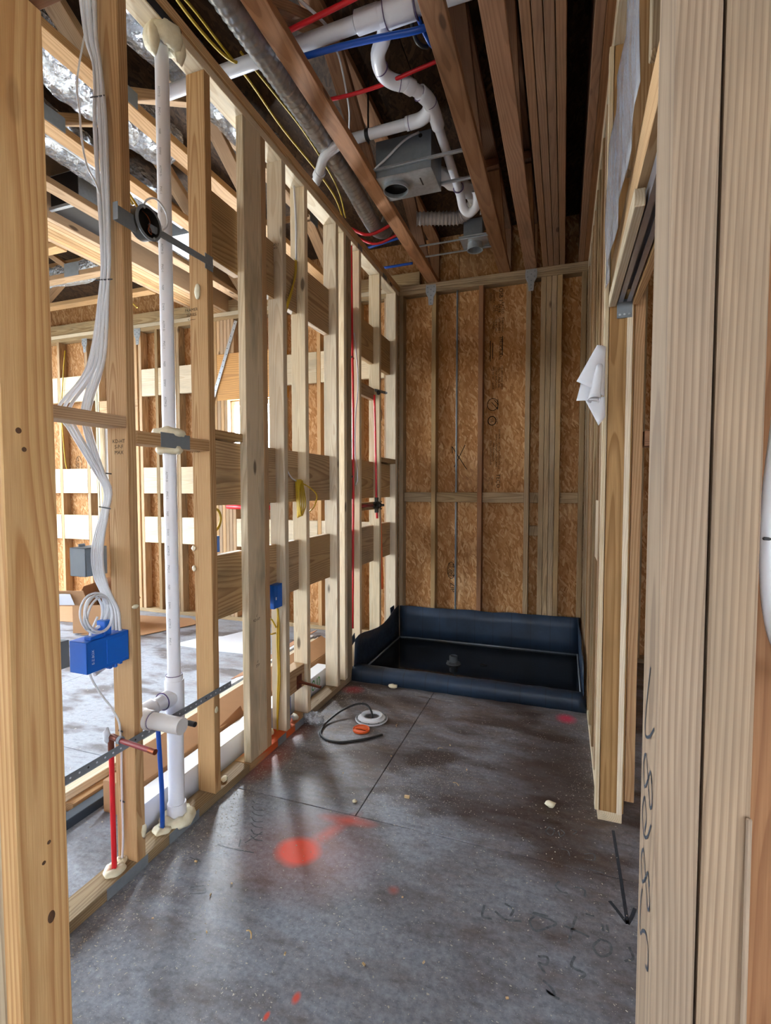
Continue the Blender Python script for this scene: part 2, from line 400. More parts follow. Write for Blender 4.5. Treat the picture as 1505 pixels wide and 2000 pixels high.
def panel(name, lo, hi, axis, mat, parent=None, bevel=0.001):
    """sheet whose local z is its normal (axis 0, 1 or 2)"""
    lo = Vector(lo); hi = Vector(hi); d = hi - lo; c = (lo + hi) / 2
    if axis == 2: r, dims = Matrix.Identity(3), (d.x, d.y, d.z)
    elif axis == 1: r, dims = axes_rot(Vector((1, 0, 0)), Vector((0, 0, 1)), Vector((0, -1, 0))), (d.x, d.z, d.y)
    else: r, dims = axes_rot(Vector((0, 1, 0)), Vector((0, 0, 1)), Vector((1, 0, 0))), (d.y, d.z, d.x)
    me = box_mesh(*dims, bevel)
    if me.materials and me.materials[0] != M[mat]:
        me = me.copy(); me.materials.clear()
    return link(name, me, mat, parent, c, r)

def bar(name, a, b, w, t, mat, parent=None, up=(0, 0, 1), bevel=0.002, over=0.0):
    """rectangular member from a to b; w is measured across 'up' x direction, t along 'up'"""
    a = Vector(a); b = Vector(b); lz = (b - a).normalized(); u = Vector(up)
    lx = u.cross(lz)
    if lx.length < 1e-4: lx = Vector((1, 0, 0)).cross(lz)
    lx.normalize(); ly = lz.cross(lx)
    L = (b - a).length + 2 * over
    me = box_mesh(w, t, L, bevel)
    mt = M[mat] if isinstance(mat, str) else mat
    if me.materials and me.materials[0] != mt:
        me = me.copy(); me.materials.clear()
    return link(name, me, mat, parent, (a + b) / 2, axes_rot(lx, ly, lz))

def catmull(pts, sub=6):
    pts = [Vector(p) for p in pts]
    if len(pts) < 3 or sub < 2: return pts
    out = []
    for i in range(len(pts) - 1):
        p0 = pts[i - 1] if i else pts[0] * 2 - pts[1]
        p1, p2 = pts[i], pts[i + 1]
        p3 = pts[i + 2] if i + 2 < len(pts) else pts[-1] * 2 - pts[-2]
        for k in range(sub):
            t = k / sub
            out.append(0.5 * ((2 * p1) + (p2 - p0) * t + (2 * p0 - 5 * p1 + 4 * p2 - p3) * t * t + (3 * p1 - p0 - 3 * p2 + p3) * t ** 3))
    out.append(pts[-1]); return out

def sweep(pts, radius, n=10, caps=True, rfun=None, squash=1.0, hollow=None):
    pts = [Vector(p) for p in pts]
    verts, faces = [], []
    t = (pts[1] - pts[0]).normalized()
    nx = Vector((0, 0, 1)).cross(t)
    if nx.length < 1e-3: nx = Vector((1, 0, 0))
    nx.normalize()
    for i, p in enumerate(pts):
        if i: t2 = ((pts[i + 1] if i + 1 < len(pts) else pts[i]) - pts[i - 1]).normalized()
        else: t2 = t
        q = t.rotation_difference(t2); nx = (q @ nx); nx = (nx - t2 * nx.dot(t2)).normalized(); t = t2
        ny = t.cross(nx)
        r = rfun(i / (len(pts) - 1), i) if rfun else radius
        for k in range(n):
            a = 2 * math.pi * k / n
            verts.append(p + nx * (math.cos(a) * r) + ny * (math.sin(a) * r * squash))
    for i in range(len(pts) - 1):
        for k in range(n):
            k2 = (k + 1) % n
            faces.append((i * n + k, i * n + k2, (i + 1) * n + k2, (i + 1) * n + k))
    if caps:
        faces.append(tuple(range(n - 1, -1, -1))); faces.append(tuple((len(pts) - 1) * n + k for k in range(n)))
    return verts, faces

def tube(name, pts, r, mat, parent=None, n=10, smooth_pts=0, caps=True, rfun=None, squash=1.0):
    pts = catmull(pts, smooth_pts) if smooth_pts else [Vector(p) for p in pts]
    base = pts[0].copy()
    v, f = sweep(pts, r, n, caps, rfun, squash)
    me = mesh_from([x - base for x in v], f, name)
    o = link(name, me, mat, parent, base)
    sm = [len(p.vertices) == 4 for p in me.polygons]
    me.polygons.foreach_set('use_smooth', sm)
    return o

def pipe(name, a, b, r, mat, parent=None, n=20, inner=None):
    """straight pipe with an open hollow end at b when inner is given"""
    a = Vector(a); b = Vector(b); d = (b - a)
    if inner:
        prof = [(0, 0), (r, 0), (r, d.length), (inner, d.length), (inner, d.length - 0.03), (0, d.length - 0.03)]
    else:
        prof = [(0, 0), (r, 0), (r, d.length), (0, d.length)]
    return lathe(name, prof, mat, parent, a, d, n)

def lathe(name, prof, mat, parent=None, loc=(0, 0, 0), axis=(0, 0, 1), n=20):
    q = Vector((0, 0, 1)).rotation_difference(Vector(axis).normalized()).to_matrix()
    verts, faces = [], []
    for (r, z) in prof:
        for k in range(n):
            a = 2 * math.pi * k / n
            verts.append(Vector((max(r, 1e-5) * math.cos(a), max(r, 1e-5) * math.sin(a), z)))
    for i in range(len(prof) - 1):
        for k in range(n):
            k2 = (k + 1) % n
            faces.append((i * n + k, i * n + k2, (i + 1) * n + k2, (i + 1) * n + k))
    me = mesh_from(verts, faces, name)
    bm = bmesh.new(); bm.from_mesh(me); bmesh.ops.remove_doubles(bm, verts=bm.verts, dist=2e-5)
    bmesh.ops.recalc_face_normals(bm, faces=bm.faces)
    for e in bm.edges:
        e.smooth = not (len(e.link_faces) == 2 and e.calc_face_angle(0) > 0.6)
    for fc in bm.faces: fc.smooth = True
    bm.to_mesh(me); bm.free()
    return link(name, me, mat, parent, loc, q)

def hub(name, at, axis, r, length, mat='pvc', parent=None):
    """socket of a pipe fitting, centred on at"""
    ax = Vector(axis).normalized()
    return lathe(name, [(r * 0.9, 0), (r * 1.17, 0), (r * 1.2, 0.003), (r * 1.2, length - 0.003), (r * 1.17, length), (r * 0.9, length)], mat, parent, Vector(at) - ax * length / 2, ax)

def blob(name, loc, size, mat='foam', parent=None, seed=0, sub=2, lump=0.35, freq=2.3):
    bm = bmesh.new(); bmesh.ops.create_icosphere(bm, subdivisions=sub, radius=1.0)
    for v in bm.verts:
        nn = noise.noise(v.co * freq + Vector((seed * 3.7, seed * 1.3, seed)))
        k = 1 + lump * nn
        v.co = Vector((v.co.x * size[0] * k, v.co.y * size[1] * k, v.co.z * size[2] * k))
    for f in bm.faces: f.smooth = True
    me = bpy.data.meshes.new(name); bm.to_mesh(me); bm.free()
    return link(name, me, mat, parent, loc)

def foam_ring(name, loc, r_in, r_out, h, parent=None, seed=0, axis=(0, 0, 1)):
    nseg, nc = 28, 8
    verts, faces = [], []
    rm, rt = (r_in + r_out) / 2, (r_out - r_in) / 2
    for i in range(nseg):
        a = 2 * math.pi * i / nseg
        for k in range(nc):
            b = 2 * math.pi * k / nc
            lump = 1 + 0.45 * noise.noise(Vector((math.cos(a) * 1.8 + seed, math.sin(a) * 1.8, math.cos(b) * 0.8 + seed * 2)))
            rr = rm + rt * math.cos(b) * lump
            verts.append((rr * math.cos(a), rr * math.sin(a), h * math.sin(b) * lump))
    for i in range(nseg):
        for k in range(nc):
            i2, k2 = (i + 1) % nseg, (k + 1) % nc
            faces.append((i * nc + k, i2 * nc + k, i2 * nc + k2, i * nc + k2))
    me = mesh_from(verts, faces, name)
    q = Vector((0, 0, 1)).rotation_difference(Vector(axis)).to_matrix()
    return link(name, me, 'foam', parent, loc, q, smooth=True)

def prism(name, pts2, thick, mat, parent=None, loc=(0, 0, 0), rot=None):
    """flat outline (local xy) given a thickness along local z, centred"""
    n = len(pts2)
    verts = [(x, y, -thick / 2) for x, y in pts2] + [(x, y, thick / 2) for x, y in pts2]
    faces = [tuple(range(n - 1, -1, -1)), tuple(range(n, 2 * n))] + [(i, (i + 1) % n, n + (i + 1) % n, n + i) for i in range(n)]
    return link(name, mesh_from(verts, faces, name), mat, parent, loc, rot)

def sheet(name, grid, thick, mat, parent=None):
    """bent sheet from a grid (rows of points), thickened"""
    R_, C_ = len(grid), len(grid[0])
    base = Vector(grid[0][0])
    verts = [Vector(p) - base for row in grid for p in row]
    faces = [(r * C_ + c, r * C_ + c + 1, (r + 1) * C_ + c + 1, (r + 1) * C_ + c) for r in range(R_ - 1) for c in range(C_ - 1)]
    me = mesh_from(verts, faces, name)
    bm = bmesh.new(); bm.from_mesh(me)
    bm.normal_update()
    bmesh.ops.solidify(bm, geom=list(bm.faces), thickness=thick)
    for f in bm.faces: f.smooth = True
    bm.to_mesh(me); bm.free()
    return link(name, me, mat, parent, base)

def strokes(name, lines, width, mat, parent, origin, ux, uy, lift=0.0006, thick=0.0004):
    """pen strokes: polylines in the (ux, uy) plane drawn as thin raised ribbons"""
    ux = Vector(ux).normalized(); uy = Vector(uy).normalized(); nz = ux.cross(uy); origin = Vector(origin)
    verts, faces = [], []
    for ln in lines:
        p2 = catmull([Vector((x, y, 0)) for x, y in ln], 5) if len(ln) > 2 else [Vector((x, y, 0)) for x, y in ln]
        b0 = len(verts)
        for i, p in enumerate(p2):
            t = (p2[min(i + 1, len(p2) - 1)] - p2[max(i - 1, 0)])
            if t.length < 1e-6: t = Vector((1, 0, 0))
            t.normalize(); s = Vector((-t.y, t.x, 0)) * width / 2
            for q in (p + s, p - s):
                verts.append(ux * q.x + uy * q.y + nz * lift)
        for i in range(len(p2) - 1):
            k = b0 + 2 * i
            faces.append((k, k + 1, k + 3, k + 2))
    return link(name, mesh_from(verts, faces, name), mat, parent, origin)

def lettering(name, body, size, mat, parent, origin, ux, uy, lift=0.0008, align='CENTER', squeeze=1.0):
    cu = bpy.data.curves.new(name, 'FONT'); cu.body = body; cu.size = size; cu.align_x = align; cu.align_y = 'CENTER'; cu.resolution_u = 2
    tmp = bpy.data.objects.new(name + '_tmp', cu); COL.objects.link(tmp)
    dg = bpy.context.evaluated_depsgraph_get()
    me = bpy.data.meshes.new_from_object(tmp.evaluated_get(dg))
    bpy.data.objects.remove(tmp); bpy.data.curves.remove(cu)
    me.materials.clear()
    for v in me.vertices: v.co.x *= squeeze
    ux = Vector(ux).normalized(); uy = Vector(uy).normalized(); nz = ux.cross(uy)
    return link(name, me, mat, parent, Vector(origin) + nz * lift, axes_rot(ux, uy, nz))

def holed_plate(name, x0, x1, y0, y1, z, c, r, mat, parent, n=28):
    """flat plate with a round hole"""
    ring, rim = [], []
    for k in range(n):
        a = 2 * math.pi * k / n; dx, dy = math.cos(a), math.sin(a)
        tx = ((x1 - c[0]) / dx if dx > 0 else (x0 - c[0]) / dx) if abs(dx) > 1e-6 else 9e9
        ty = ((y1 - c[1]) / dy if dy > 0 else (y0 - c[1]) / dy) if abs(dy) > 1e-6 else 9e9
        t = min(tx, ty); rim.append((dx * t, dy * t, 0)); ring.append((dx * r, dy * r, 0))
    for (x, y) in ((x0, y0), (x1, y0), (x1, y1), (x0, y1)):
        a = math.atan2(y - c[1], x - c[0]) % (2 * math.pi); k = int(round(a / (2 * math.pi) * n)) % n
        rim[k] = (x - c[0], y - c[1], 0)
    faces = [(k, (k + 1) % n, n + (k + 1) % n, n + k) for k in range(n)]
    me = mesh_from(ring + rim, faces, name)
    bm = bmesh.new(); bm.from_mesh(me); bmesh.ops.solidify(bm, geom=list(bm.faces), thickness=0.002); bm.to_mesh(me); bm.free()
    return link(name, me, mat, parent, (c[0], c[1], z))

# ------------------------------------------------------------------ the setting: floor
floor = structure('floor', 'dusty brown subfloor of large panels marked with spray paint and pen')
g = 0.0035
ROWS = [-3.5, -1.83, -0.61, 0.607, 1.826, 3.045, 4.34]
for r in range(len(ROWS) - 1):
    y0, y1 = ROWS[r], ROWS[r + 1]
    if y0 < 1.82 and y1 > 0.7: cuts = [-5.5, -4.4, -1.96, 3.5]
    elif y0 > 1.8 and y0 < 3: cuts = [-5.5, -4.28, -1.85, 0.592, 3.5]
    else: cuts = [-5.5, -3.0, -0.6, 1.84, 3.5]
    if y0 >= 3.0: cuts = [-5.5, -4.28, -1.85, 0.592, 3.5]
    for i in range(len(cuts) - 1):
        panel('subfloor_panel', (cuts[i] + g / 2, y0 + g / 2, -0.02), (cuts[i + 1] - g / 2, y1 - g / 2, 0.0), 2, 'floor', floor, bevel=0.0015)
panel('joint_underlay', (-5.5, -3.5, -0.05), (3.5, 4.34, -0.0205), 2, 'black', floor, bevel=0)

# pen marks on the floor
X_, Y_ = (1, 0, 0), (0, 1, 0)
strokes('marker_arrow', [[(1.575, 2.083), (1.577, 1.86), (1.578, 1.637)], [(1.533, 1.713), (1.556, 1.675), (1.578, 1.637)], [(1.607, 1.708), (1.593, 1.67), (1.578, 1.637)]], 0.011, 'marker', floor, (0, 0, 0), X_, Y_)
def P2(*pts): return [(p[0], p[1]) for p in pts]
fl = []
fl.append(P2((1.379, 1.743, 0), (1.368, 1.72, 0), (1.385, 1.699, 0), (1.405, 1.7, 0)))
fl.append(P2((1.425, 1.736, 0), (1.457, 1.734, 0), (1.459, 1.703, 0)))
fl.append(P2((1.307, 1.57, 0), (1.294, 1.546, 0), (1.312, 1.518, 0), (1.346, 1.541, 0), (1.37, 1.569, 0), (1.301, 1.582, 0), (1.347, 1.585, 0)))
fl.append(P2((1.393, 1.566, 0), (1.433, 1.558, 0), (1.465, 1.55, 0)))
fl.append(P2((1.43, 1.614, 0), (1.419, 1.571, 0), (1.407, 1.509, 0)))
fl.append(P2((1.493, 1.55, 0), (1.474, 1.519, 0), (1.492, 1.494, 0), (1.52, 1.515, 0), (1.52, 1.547, 0), (1.493, 1.553, 0)))
fl.append(P2((1.458, 1.634, 0), (1.483, 1.633, 0)))
fl.append(P2((1.504, 1.611, 0), (1.506, 1.584, 0)))
fl.append(P2((1.518, 1.614, 0), (1.519, 1.584, 0)))
fl.append(P2((1.324, 1.434, 0), (1.349, 1.44, 0), (1.347, 1.416, 0), (1.327, 1.413, 0), (1.345, 1.388, 0)))
fl.append(P2((1.423, 1.47, 0), (1.414, 1.434, 0), (1.448, 1.424, 0), (1.435, 1.404, 0)))
fl.append(P2((1.34, 1.366, 0), (1.362, 1.352, 0), (1.37, 1.334, 0), (1.349, 1.34, 0), (1.367, 1.331, 0), (1.383, 1.328, 0)))
fl.append(P2((1.153, 1.56, 0), (1.154, 1.516, 0), (1.183, 1.516, 0)))
fl.append(P2((1.188, 1.548, 0), (1.22, 1.529, 0), (1.243, 1.532, 0), (1.27, 1.538, 0)))
fl.append(P2((1.214, 1.588, 0), (1.242, 1.575, 0), (1.236, 1.545, 0)))
fl.append(P2((1.573, 1.554, 0), (1.579, 1.519, 0), (1.556, 1.501, 0)))
strokes('marker_scribble', fl, 0.0075, 'marker_faint', floor, (0, 0, 0), X_, Y_)
fb = []
fb.append(P2((1.339, 2.021, 0), (1.358, 2.006, 0), (1.348, 1.972, 0), (1.328, 1.989, 0), (1.339, 2.021, 0)))
fb.append(P2((1.381, 2.02, 0), (1.396, 2.001, 0), (1.381, 1.978, 0), (1.374, 2.005, 0)))
fb.append(P2((1.421, 2.035, 0), (1.441, 2.029, 0), (1.426, 2.006, 0)))
fb.append(P2((1.384, 1.909, 0), (1.407, 1.906, 0), (1.414, 1.881, 0)))
fb.append(P2((1.463, 1.909, 0), (1.495, 1.921, 0), (1.497, 1.889, 0), (1.462, 1.882, 0)))
fb.append(P2((1.477, 1.836, 0), (1.527, 1.834, 0)))
for k in range(7):
    a = (0.165, 1.757, -0); b = (0.287, 1.57, 0)
    t = k / 6; x = a[0] + (b[0] - a[0]) * t; y = a[1] + (b[1] - a[1]) * t
    fb.append([(x - 0.028, y + 0.012), (x, y - 0.006 * (k % 2)), (x + 0.03, y + 0.004)])
fb.append(P2((0.261, 1.541, 0), (0.283, 1.599, 0), (0.288, 1.616, 0)))
fb.append(P2((0.17, 1.5, 0), (0.238, 1.501, 0), (0.322, 1.509, 0)))
fb.append(P2((0.235, 1.552, 0), (0.251, 1.517, 0)))
fb.append(P2((0.115, 1.413, 0), (0.17, 1.407, 0), (0.139, 1.417, 0)))
fb.append(P2((0.228, 1.278, 0), (0.273, 1.299, 0), (0.263, 1.316, 0)))
fb.append(P2((0.216, 1.301, 0), (0.252, 1.323, 0)))
strokes('marker_notes', fb, 0.0045, 'marker_faint', floor, (0, 0, 0), X_, Y_)

# ------------------------------------------------------------------ ceiling: floor trusses, beams and decking above
ceiling = structure('ceiling', 'open ceiling of wooden floor trusses under dark decking')
CT = H + 0.405
yy0, xx0 = -3.5, -5.5
for i, x0 in enumerate([-5.5, -4.28, -3.06, -1.84, -0.62, 0.60, 1.82]):
    x1 = [-4.28, -3.06, -1.84, -0.62, 0.60, 1.82, 3.5][i]
    for (y0, y1) in ((-3.5, -1.0), (-1.0, 1.6), (1.6, 4.4)):
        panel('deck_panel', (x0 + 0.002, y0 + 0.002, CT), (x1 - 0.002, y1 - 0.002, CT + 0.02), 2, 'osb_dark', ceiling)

def truss_y(xc, y0, y1, mat, plates=True, phase=0.0):
    t = empty('floor_truss', (xc, y0, H)); t.parent = ceiling
    w = F4 / 2
    board('bottom_chord', (xc - w, y0, H), (xc + w, y1, H + T2), mat, t)
    board('top_chord', (xc - w, y0, CT - T2), (xc + w, y1, CT), mat, t)
    y, k = y0 + 0.15 + phase, 0
    while y + 0.62 < y1:
        zb, zt = H + T2, CT - T2
        a, b = ((xc, y, zb), (xc, y + 0.52, zt)) if k % 2 == 0 else ((xc, y, zt), (xc, y + 0.52, zb))
        bar('web', a, b, F4, T2, mat, t, up=(0, 0, 1))
        if plates:
            for s in (-1, 1):
                panel('truss_plate', (xc + s * (w + 0.0015) - 0.001, y - 0.06, H + 0.004) if k % 2 == 0 else (xc + s * (w + 0.0015) - 0.001, y - 0.06, CT - 0.075),
                      (xc + s * (w + 0.0015) + 0.001, y + 0.07, H + 0.075) if k % 2 == 0 else (xc + s * (w + 0.0015) + 0.001, y + 0.07, CT - 0.004), 0, 'galv_dull', t, bevel=0)
        y += 0.60; k += 1
    bar('web', (xc, y1 - 0.02, H + T2), (xc, y1 - 0.02, CT - T2), F4, T2, mat, t, up=(0, 1, 0))
    return t
def truss_x(yc, x0, x1, mat):
    t = empty('floor_truss', (x0, yc, H)); t.parent = ceiling
    w = F4 / 2
    board('bottom_chord', (x0, yc - w, H), (x1, yc + w, H + T2), mat, t)
    board('top_chord', (x0, yc - w, CT - T2), (x1, yc + w, CT), mat, t)
    x, k = x1 - 0.35, 0
    while x - 0.55 > x0:
        zb, zt = H + T2, CT - T2
        a, b = ((x, yc, zb), (x - 0.5, yc, zt)) if k % 2 == 0 else ((x, yc, zt), (x - 0.5, yc, zb))
        bar('web', a, b, F4, T2, mat, t, up=(0, 0, 1))
        if k % 2 == 0:
            panel('truss_plate', (x - 0.09, yc - w - 0.003, H + 0.003), (x + 0.07, yc - w - 0.001, H + 0.11), 1, 'galv_dull', t, bevel=0)
        x -= 0.55; k += 1
    return t
for xc, mt in ((0.300, 'truss'), (0.896, 'truss'), (1.100, 'truss')):
    truss_y(xc, -3.4, 4.29, mt, plates=False, phase=0.1)
for xc in (-0.552, -1.010, -1.465):
    truss_y(xc, -3.4, 4.29, 'truss_pale', phase=0.25)
for yc in (-2.4, -1.5, -0.6, 0.3, 1.2, 2.03, 2.72, 3.13, 3.57):
    truss_x(yc, -5.4, -2.10, 'truss_pale')
for xc in (1.95, 2.5, 3.0):
    truss_y(xc, -3.4, 4.29, 'truss', plates=False)

def beam(name, x0, n, y0, y1, mat, depth=0.405, gap=0.0035):
    b = empty(name, (x0, y0, H)); b.parent = ceiling
    for k in range(n):
        a = x0 + k * (T2 + gap)
        board('beam_ply', (a, y0, H), (a + T2, y1, H + depth), mat, b)
    return b
beam('floor_beam', 1.192, 4, -3.4, 4.29, 'lvl')
beam('rim_beam', 1.452, 2, -3.4, 4.29, 'truss', gap=0.001)
beam('floor_beam', -2.075, 7, -0.5, 4.29, 'truss_pale', gap=0.0045)

panel('upper_underlay', (-5.5, -3.5, CT + 0.0205), (3.5, 4.4, CT + 0.05), 2, 'black', ceiling, bevel=0)
# ------------------------------------------------------------------ left partition
wall_left = structure('wall_left', 'open stud partition with pipes and wiring along the left of the bathroom')
def stud(y, wall=wall_left, mat='pine', z0=T2, z1=H - 2 * T2, x0=-F4, x1=0.0, name='stud', th=T2):
    return board(name, (x0, y, z0), (x1, y + th, z1), mat, wall)
board('bottom_plate', (-F4, 0.64, 0), (0, 1.95, T2), 'pine_grey', wall_left)
board('bottom_plate', (-F4, 1.952, 0), (0, 2.56, T2), 'plate_paint', wall_left)
board('bottom_plate', (-F4, 2.562, 0), (0, 4.2, T2), 'pine_grey', wall_left)
board('top_plate', (-F4, -3.4, H - 2 * T2), (0, 4.2, H - T2 - 0.0008), 'pine_pale', wall_left)
board('top_plate', (-F4 + 0.012, -3.4, H - T2), (0.012, 4.2, H), 'pine', wall_left)
STUDS = [(0.66, 'pine'), (1.29, 'pine_new'), (1.703, 'pine_new'), (2.101, 'pine'), (2.285, 'pine_pale'), (2.518, 'pine_pale'), (2.925, 'pine_pale'), (3.045, 'pine_pale'), (3.305, 'pine_pale'), (3.715, 'pine_pale'), (4.115, 'pine_pale')]
for y, mt in STUDS: stud(y, mat=mt)
board('stud', (-T2, 1.958, T2), (0, 2.098, H - 2 * T2), 'pine_flat', wall_left)
board('stud', (-T2, 3.086, T2), (0, 3.165, H - 2 * T2), 'pine_grey', wall_left)
for s in ((-F4, 4.155), ):
    stud(4.155, mat='pine_grey')
# wide blocking flush with the far side, three rows
bays = [(1.741, 1.999), (2.14, 2.284), (2.324, 2.517), (2.557, 2.924), (3.084, 3.304), (3.344, 3.714), (3.754, 4.114)]
for (y0, y1) in bays:
    board('blocking', (-F4, y0, 0.759), (-F4 + T2, y1, 1.043), 'treated', wall_left, along=1)
    board('blocking', (-F4, y0, 1.262), (-F4 + T2, y1, 1.545), 'treated', wall_left, along=1)
    board('blocking', (-F4, y0, 2.312), (-F4 + T2, y1, 2.597), 'treated', wall_left, along=1)
# flat fire blocks
board('fire_block', (-F4, 0.699, 1.538), (0, 1.289, 1.575), 'pine_new', wall_left)
board('fire_block', (-F4, 1.329, 1.490), (0, 1.702, 1.534), 'pine_new', wall_left)
board('fire_block', (-F4, 1.742, 1.548), (-0.02, 1.957, 1.586), 'treated', wall_left)
board('fire_block', (-F4, 3.754, 1.548), (0, 4.114, 1.586), 'back', wall_left)
board('fire_block', (-F4, 2.324, 0.200), (-0.02, 2.517, 0.330), 'pine', wall_left)
board('fire_block', (-F4 + 0.01, 3.344, 2.03), (-F4 + 0.045, 3.714, 2.12), 'pine', wall_left)
board('fire_block', (-0.075, 3.344, 1.17), (-0.04, 3.714, 1.23), 'back', wall_left)
# steel guards over the notched plates and grey tape
def guard(name, y0, y1, z0, z1, mat='galv_dull', x=0.0):
    return panel(name, (x + 0.0006, y0, z0), (x + 0.0026, y1, z1), 0, mat, wall_left, bevel=0.0006)
guard('steel_guard', 1.165, 1.335, 0.001, 0.040)
guard('steel_guard', 1.437, 1.60, 0.001, 0.041)
guard('steel_guard', 2.195, 2.275, 0.001, 0.041)
guard('steel_guard', 2.37, 2.52, 0.001, 0.041)
guard('steel_guard', 1.40, 1.58, H - 2 * T2 + 0.004, H - 0.003, 'black')
guard('steel_guard', 3.28, 3.36, H - 2 * T2 + 0.004, H - 0.003, 'galv_dull')
guard('steel_guard', 3.79, 3.88, H - 2 * T2 + 0.004, H - 0.003, 'galv_dull')
guard('tape_patch', 1.436, 1.585, 1.486, 1.540, 'tape')

# ------------------------------------------------------------------ back (outside) wall
wall_back = structure('wall_back', 'outside stud wall sheathed with strand board at the far end')
YB = D + F4
def bstud(x, z0=T2, z1=H - 2 * T2, mat='back', w=T2, name='stud', y0=D):
    return board(name, (x, y0, z0), (x + w, YB, z1), mat, wall_back)
W1 = (-1.797, -1.235, 1.62, 2.21)     # window seen past the flat stud
W2 = (-3.49, -2.985, 1.10, 2.16)      # window behind the wiring
def sheath(x0, x1, z0=0.0, z1=CT, mat='osb'):
    panel('sheathing_panel', (x0 + 0.0015, YB + 0.001, z0), (x1 - 0.0015, YB + 0.013, z1), 1, mat, wall_back, bevel=0.0008)
for x0, x1, mt in ((-5.5, -4.61, 'osb'), (-4.61, W2[0], 'osb'), (W2[1], W1[0], 'osb'), (W1[1], -0.62, 'osb'), (-0.62, 0.51, 'osb'), (0.51, 1.73, 'osb'), (1.73, 2.95, 'osb'), (2.95, 3.5, 'osb')):
    sheath(x0, x1, mat=mt)
for w in (W1, W2):
    sheath(w[0], w[1], 0.0, w[2]); sheath(w[0], w[1], w[3], CT)
for x0, x1, z0, z1 in ((-5.5, W2[0], 0, CT), (W2[1], W1[0], 0, CT), (W1[1], 3.5, 0, CT), (W1[0], W1[1], 0, W1[2]), (W1[0], W1[1], W1[3], CT), (W2[0], W2[1], 0, W2[2]), (W2[0], W2[1], W2[3], CT)):
    panel('sky_leak_backer', (x0, YB + 0.0135, z0), (x1, YB + 0.016, z1), 1, 'tie', wall_back, bevel=0)  # added unseen backing that stops sky light leaking through the panel gaps
board('bottom_plate', (-5.45, D, 0), (-0.0, YB, T2), 'pine_grey', wall_back)
board('bottom_plate', (0.0, D, 0), (3.4, YB, T2), 'back', wall_back)
board('top_plate', (-5.45, D, H - 2 * T2), (0.0, YB, H - T2 - 0.001), 'pine_grey', wall_back)
board('top_plate', (-5.45, D, H - T2), (-3.0, YB, H), 'pine_pale', wall_back)
board('top_plate', (-2.997, D, H - T2), (-0.0, YB, H), 'pine_pale', wall_back)
board('top_plate', (0.002, D - 0.0, H - 2 * T2), (3.4, YB, H - T2 - 0.001), 'back', wall_back)
board('top_plate', (0.002, D, H - T2), (3.4, YB, H), 'back', wall_back)
board('rim_board', (-5.4, D + 0.02, H + 0.001), (0.18, D + 0.058, H + 0.12), 'pine_grey', wall_back)
for x in (0.002, 0.293, 1.068, 1.480): bstud(x)
bstud(0.690, mat='truss')
for k in range(4): bstud(1.180 + k * 0.0405)
for x in (1.90, 2.3, 2.7, 3.1): bstud(x)
# left room part
for x in (-4.95, -4.52, -4.115, -3.690): bstud(x, mat='pine')
for x in (-3.55, -3.505 - 0.02): bstud(x, mat='pine_pale')
for x in (-2.98, -2.921): bstud(x, mat='pine')
for x in (-2.462, -2.421): bstud(x, mat='back')
bstud(-2.70, mat='back')
for k in range(7):
    x = -1.995 + k * 0.0412
    if k < 2: bstud(x, mat='pine')
    elif k < 5: bstud(x, z1=2.214, mat='pine')
    else: bstud(x, z1=W1[2], mat='pine')
    if k >= 2: bstud(x, z0=2.671, mat='pine')
for x in (-1.60, -1.42): bstud(x, z1=W1[2], mat='pine'); bstud(x, z0=2.671, mat='pine')
board('header', (-1.913, D, 2.214), (-1.15, D + 0.04, 2.67), 'yellow_ply', wall_back)
board('header', (-1.913, D + 0.042, 2.214), (-1.15, YB, 2.67), 'yellow_ply', wall_back)
board('window_sill', (-1.797, D, W1[2] - T2), (-1.235, YB, W1[2]), 'pine', wall_back)
for x in (-1.23, -1.19): bstud(x, mat='pine')
for x in (-0.80, -0.40, -0.135): bstud(x, mat='pine')
board('header', (-3.50, D, 2.16), (-2.94, YB, 2.30), 'pine', wall_back)
board('window_sill', (-3.49, D, 1.062), (-2.985, YB, 1.10), 'pine_pale', wall_back)
for (x0, x1) in ((-4.912, -4.522), (-4.482, -4.117), (-4.075, -3.692), (-3.650, -3.552), (-2.882, -2.702), (-2.66, -2.464), (-2.381, -1.997), (-1.706, -1.602), (-1.56, -1.422), (-1.38, -1.232), (-1.15, -0.802), (-0.76, -0.402), (-0.36, -0.137)):
    inwin = x0 > -1.8 and x1 < -1.2
    rows = ((0.755, 1.033), (1.283, 1.560)) + (() if inwin else ((2.318, 2.600),))
    for z0, z1 in rows:
        board('blocking', (x0, D, z0), (x1, D + T2, z1), 'pine_pale', wall_back, along=0)
for (x0, x1, y) in ((0.042, 0.291, D + 0.03), (0.333, 0.688, D + 0.03), (0.730, 1.066, D + 0.02), (1.11, 1.178, D + 0.04), (1.343, 1.478, D + 0.03)):
    board('blocking', (x0, y, 1.219), (x1, y + T2, 1.303), 'back', wall_back)
board('blocking', (1.11, D + 0.04, 0.95), (1.178, D + 0.07, 1.03), 'back', wall_back)
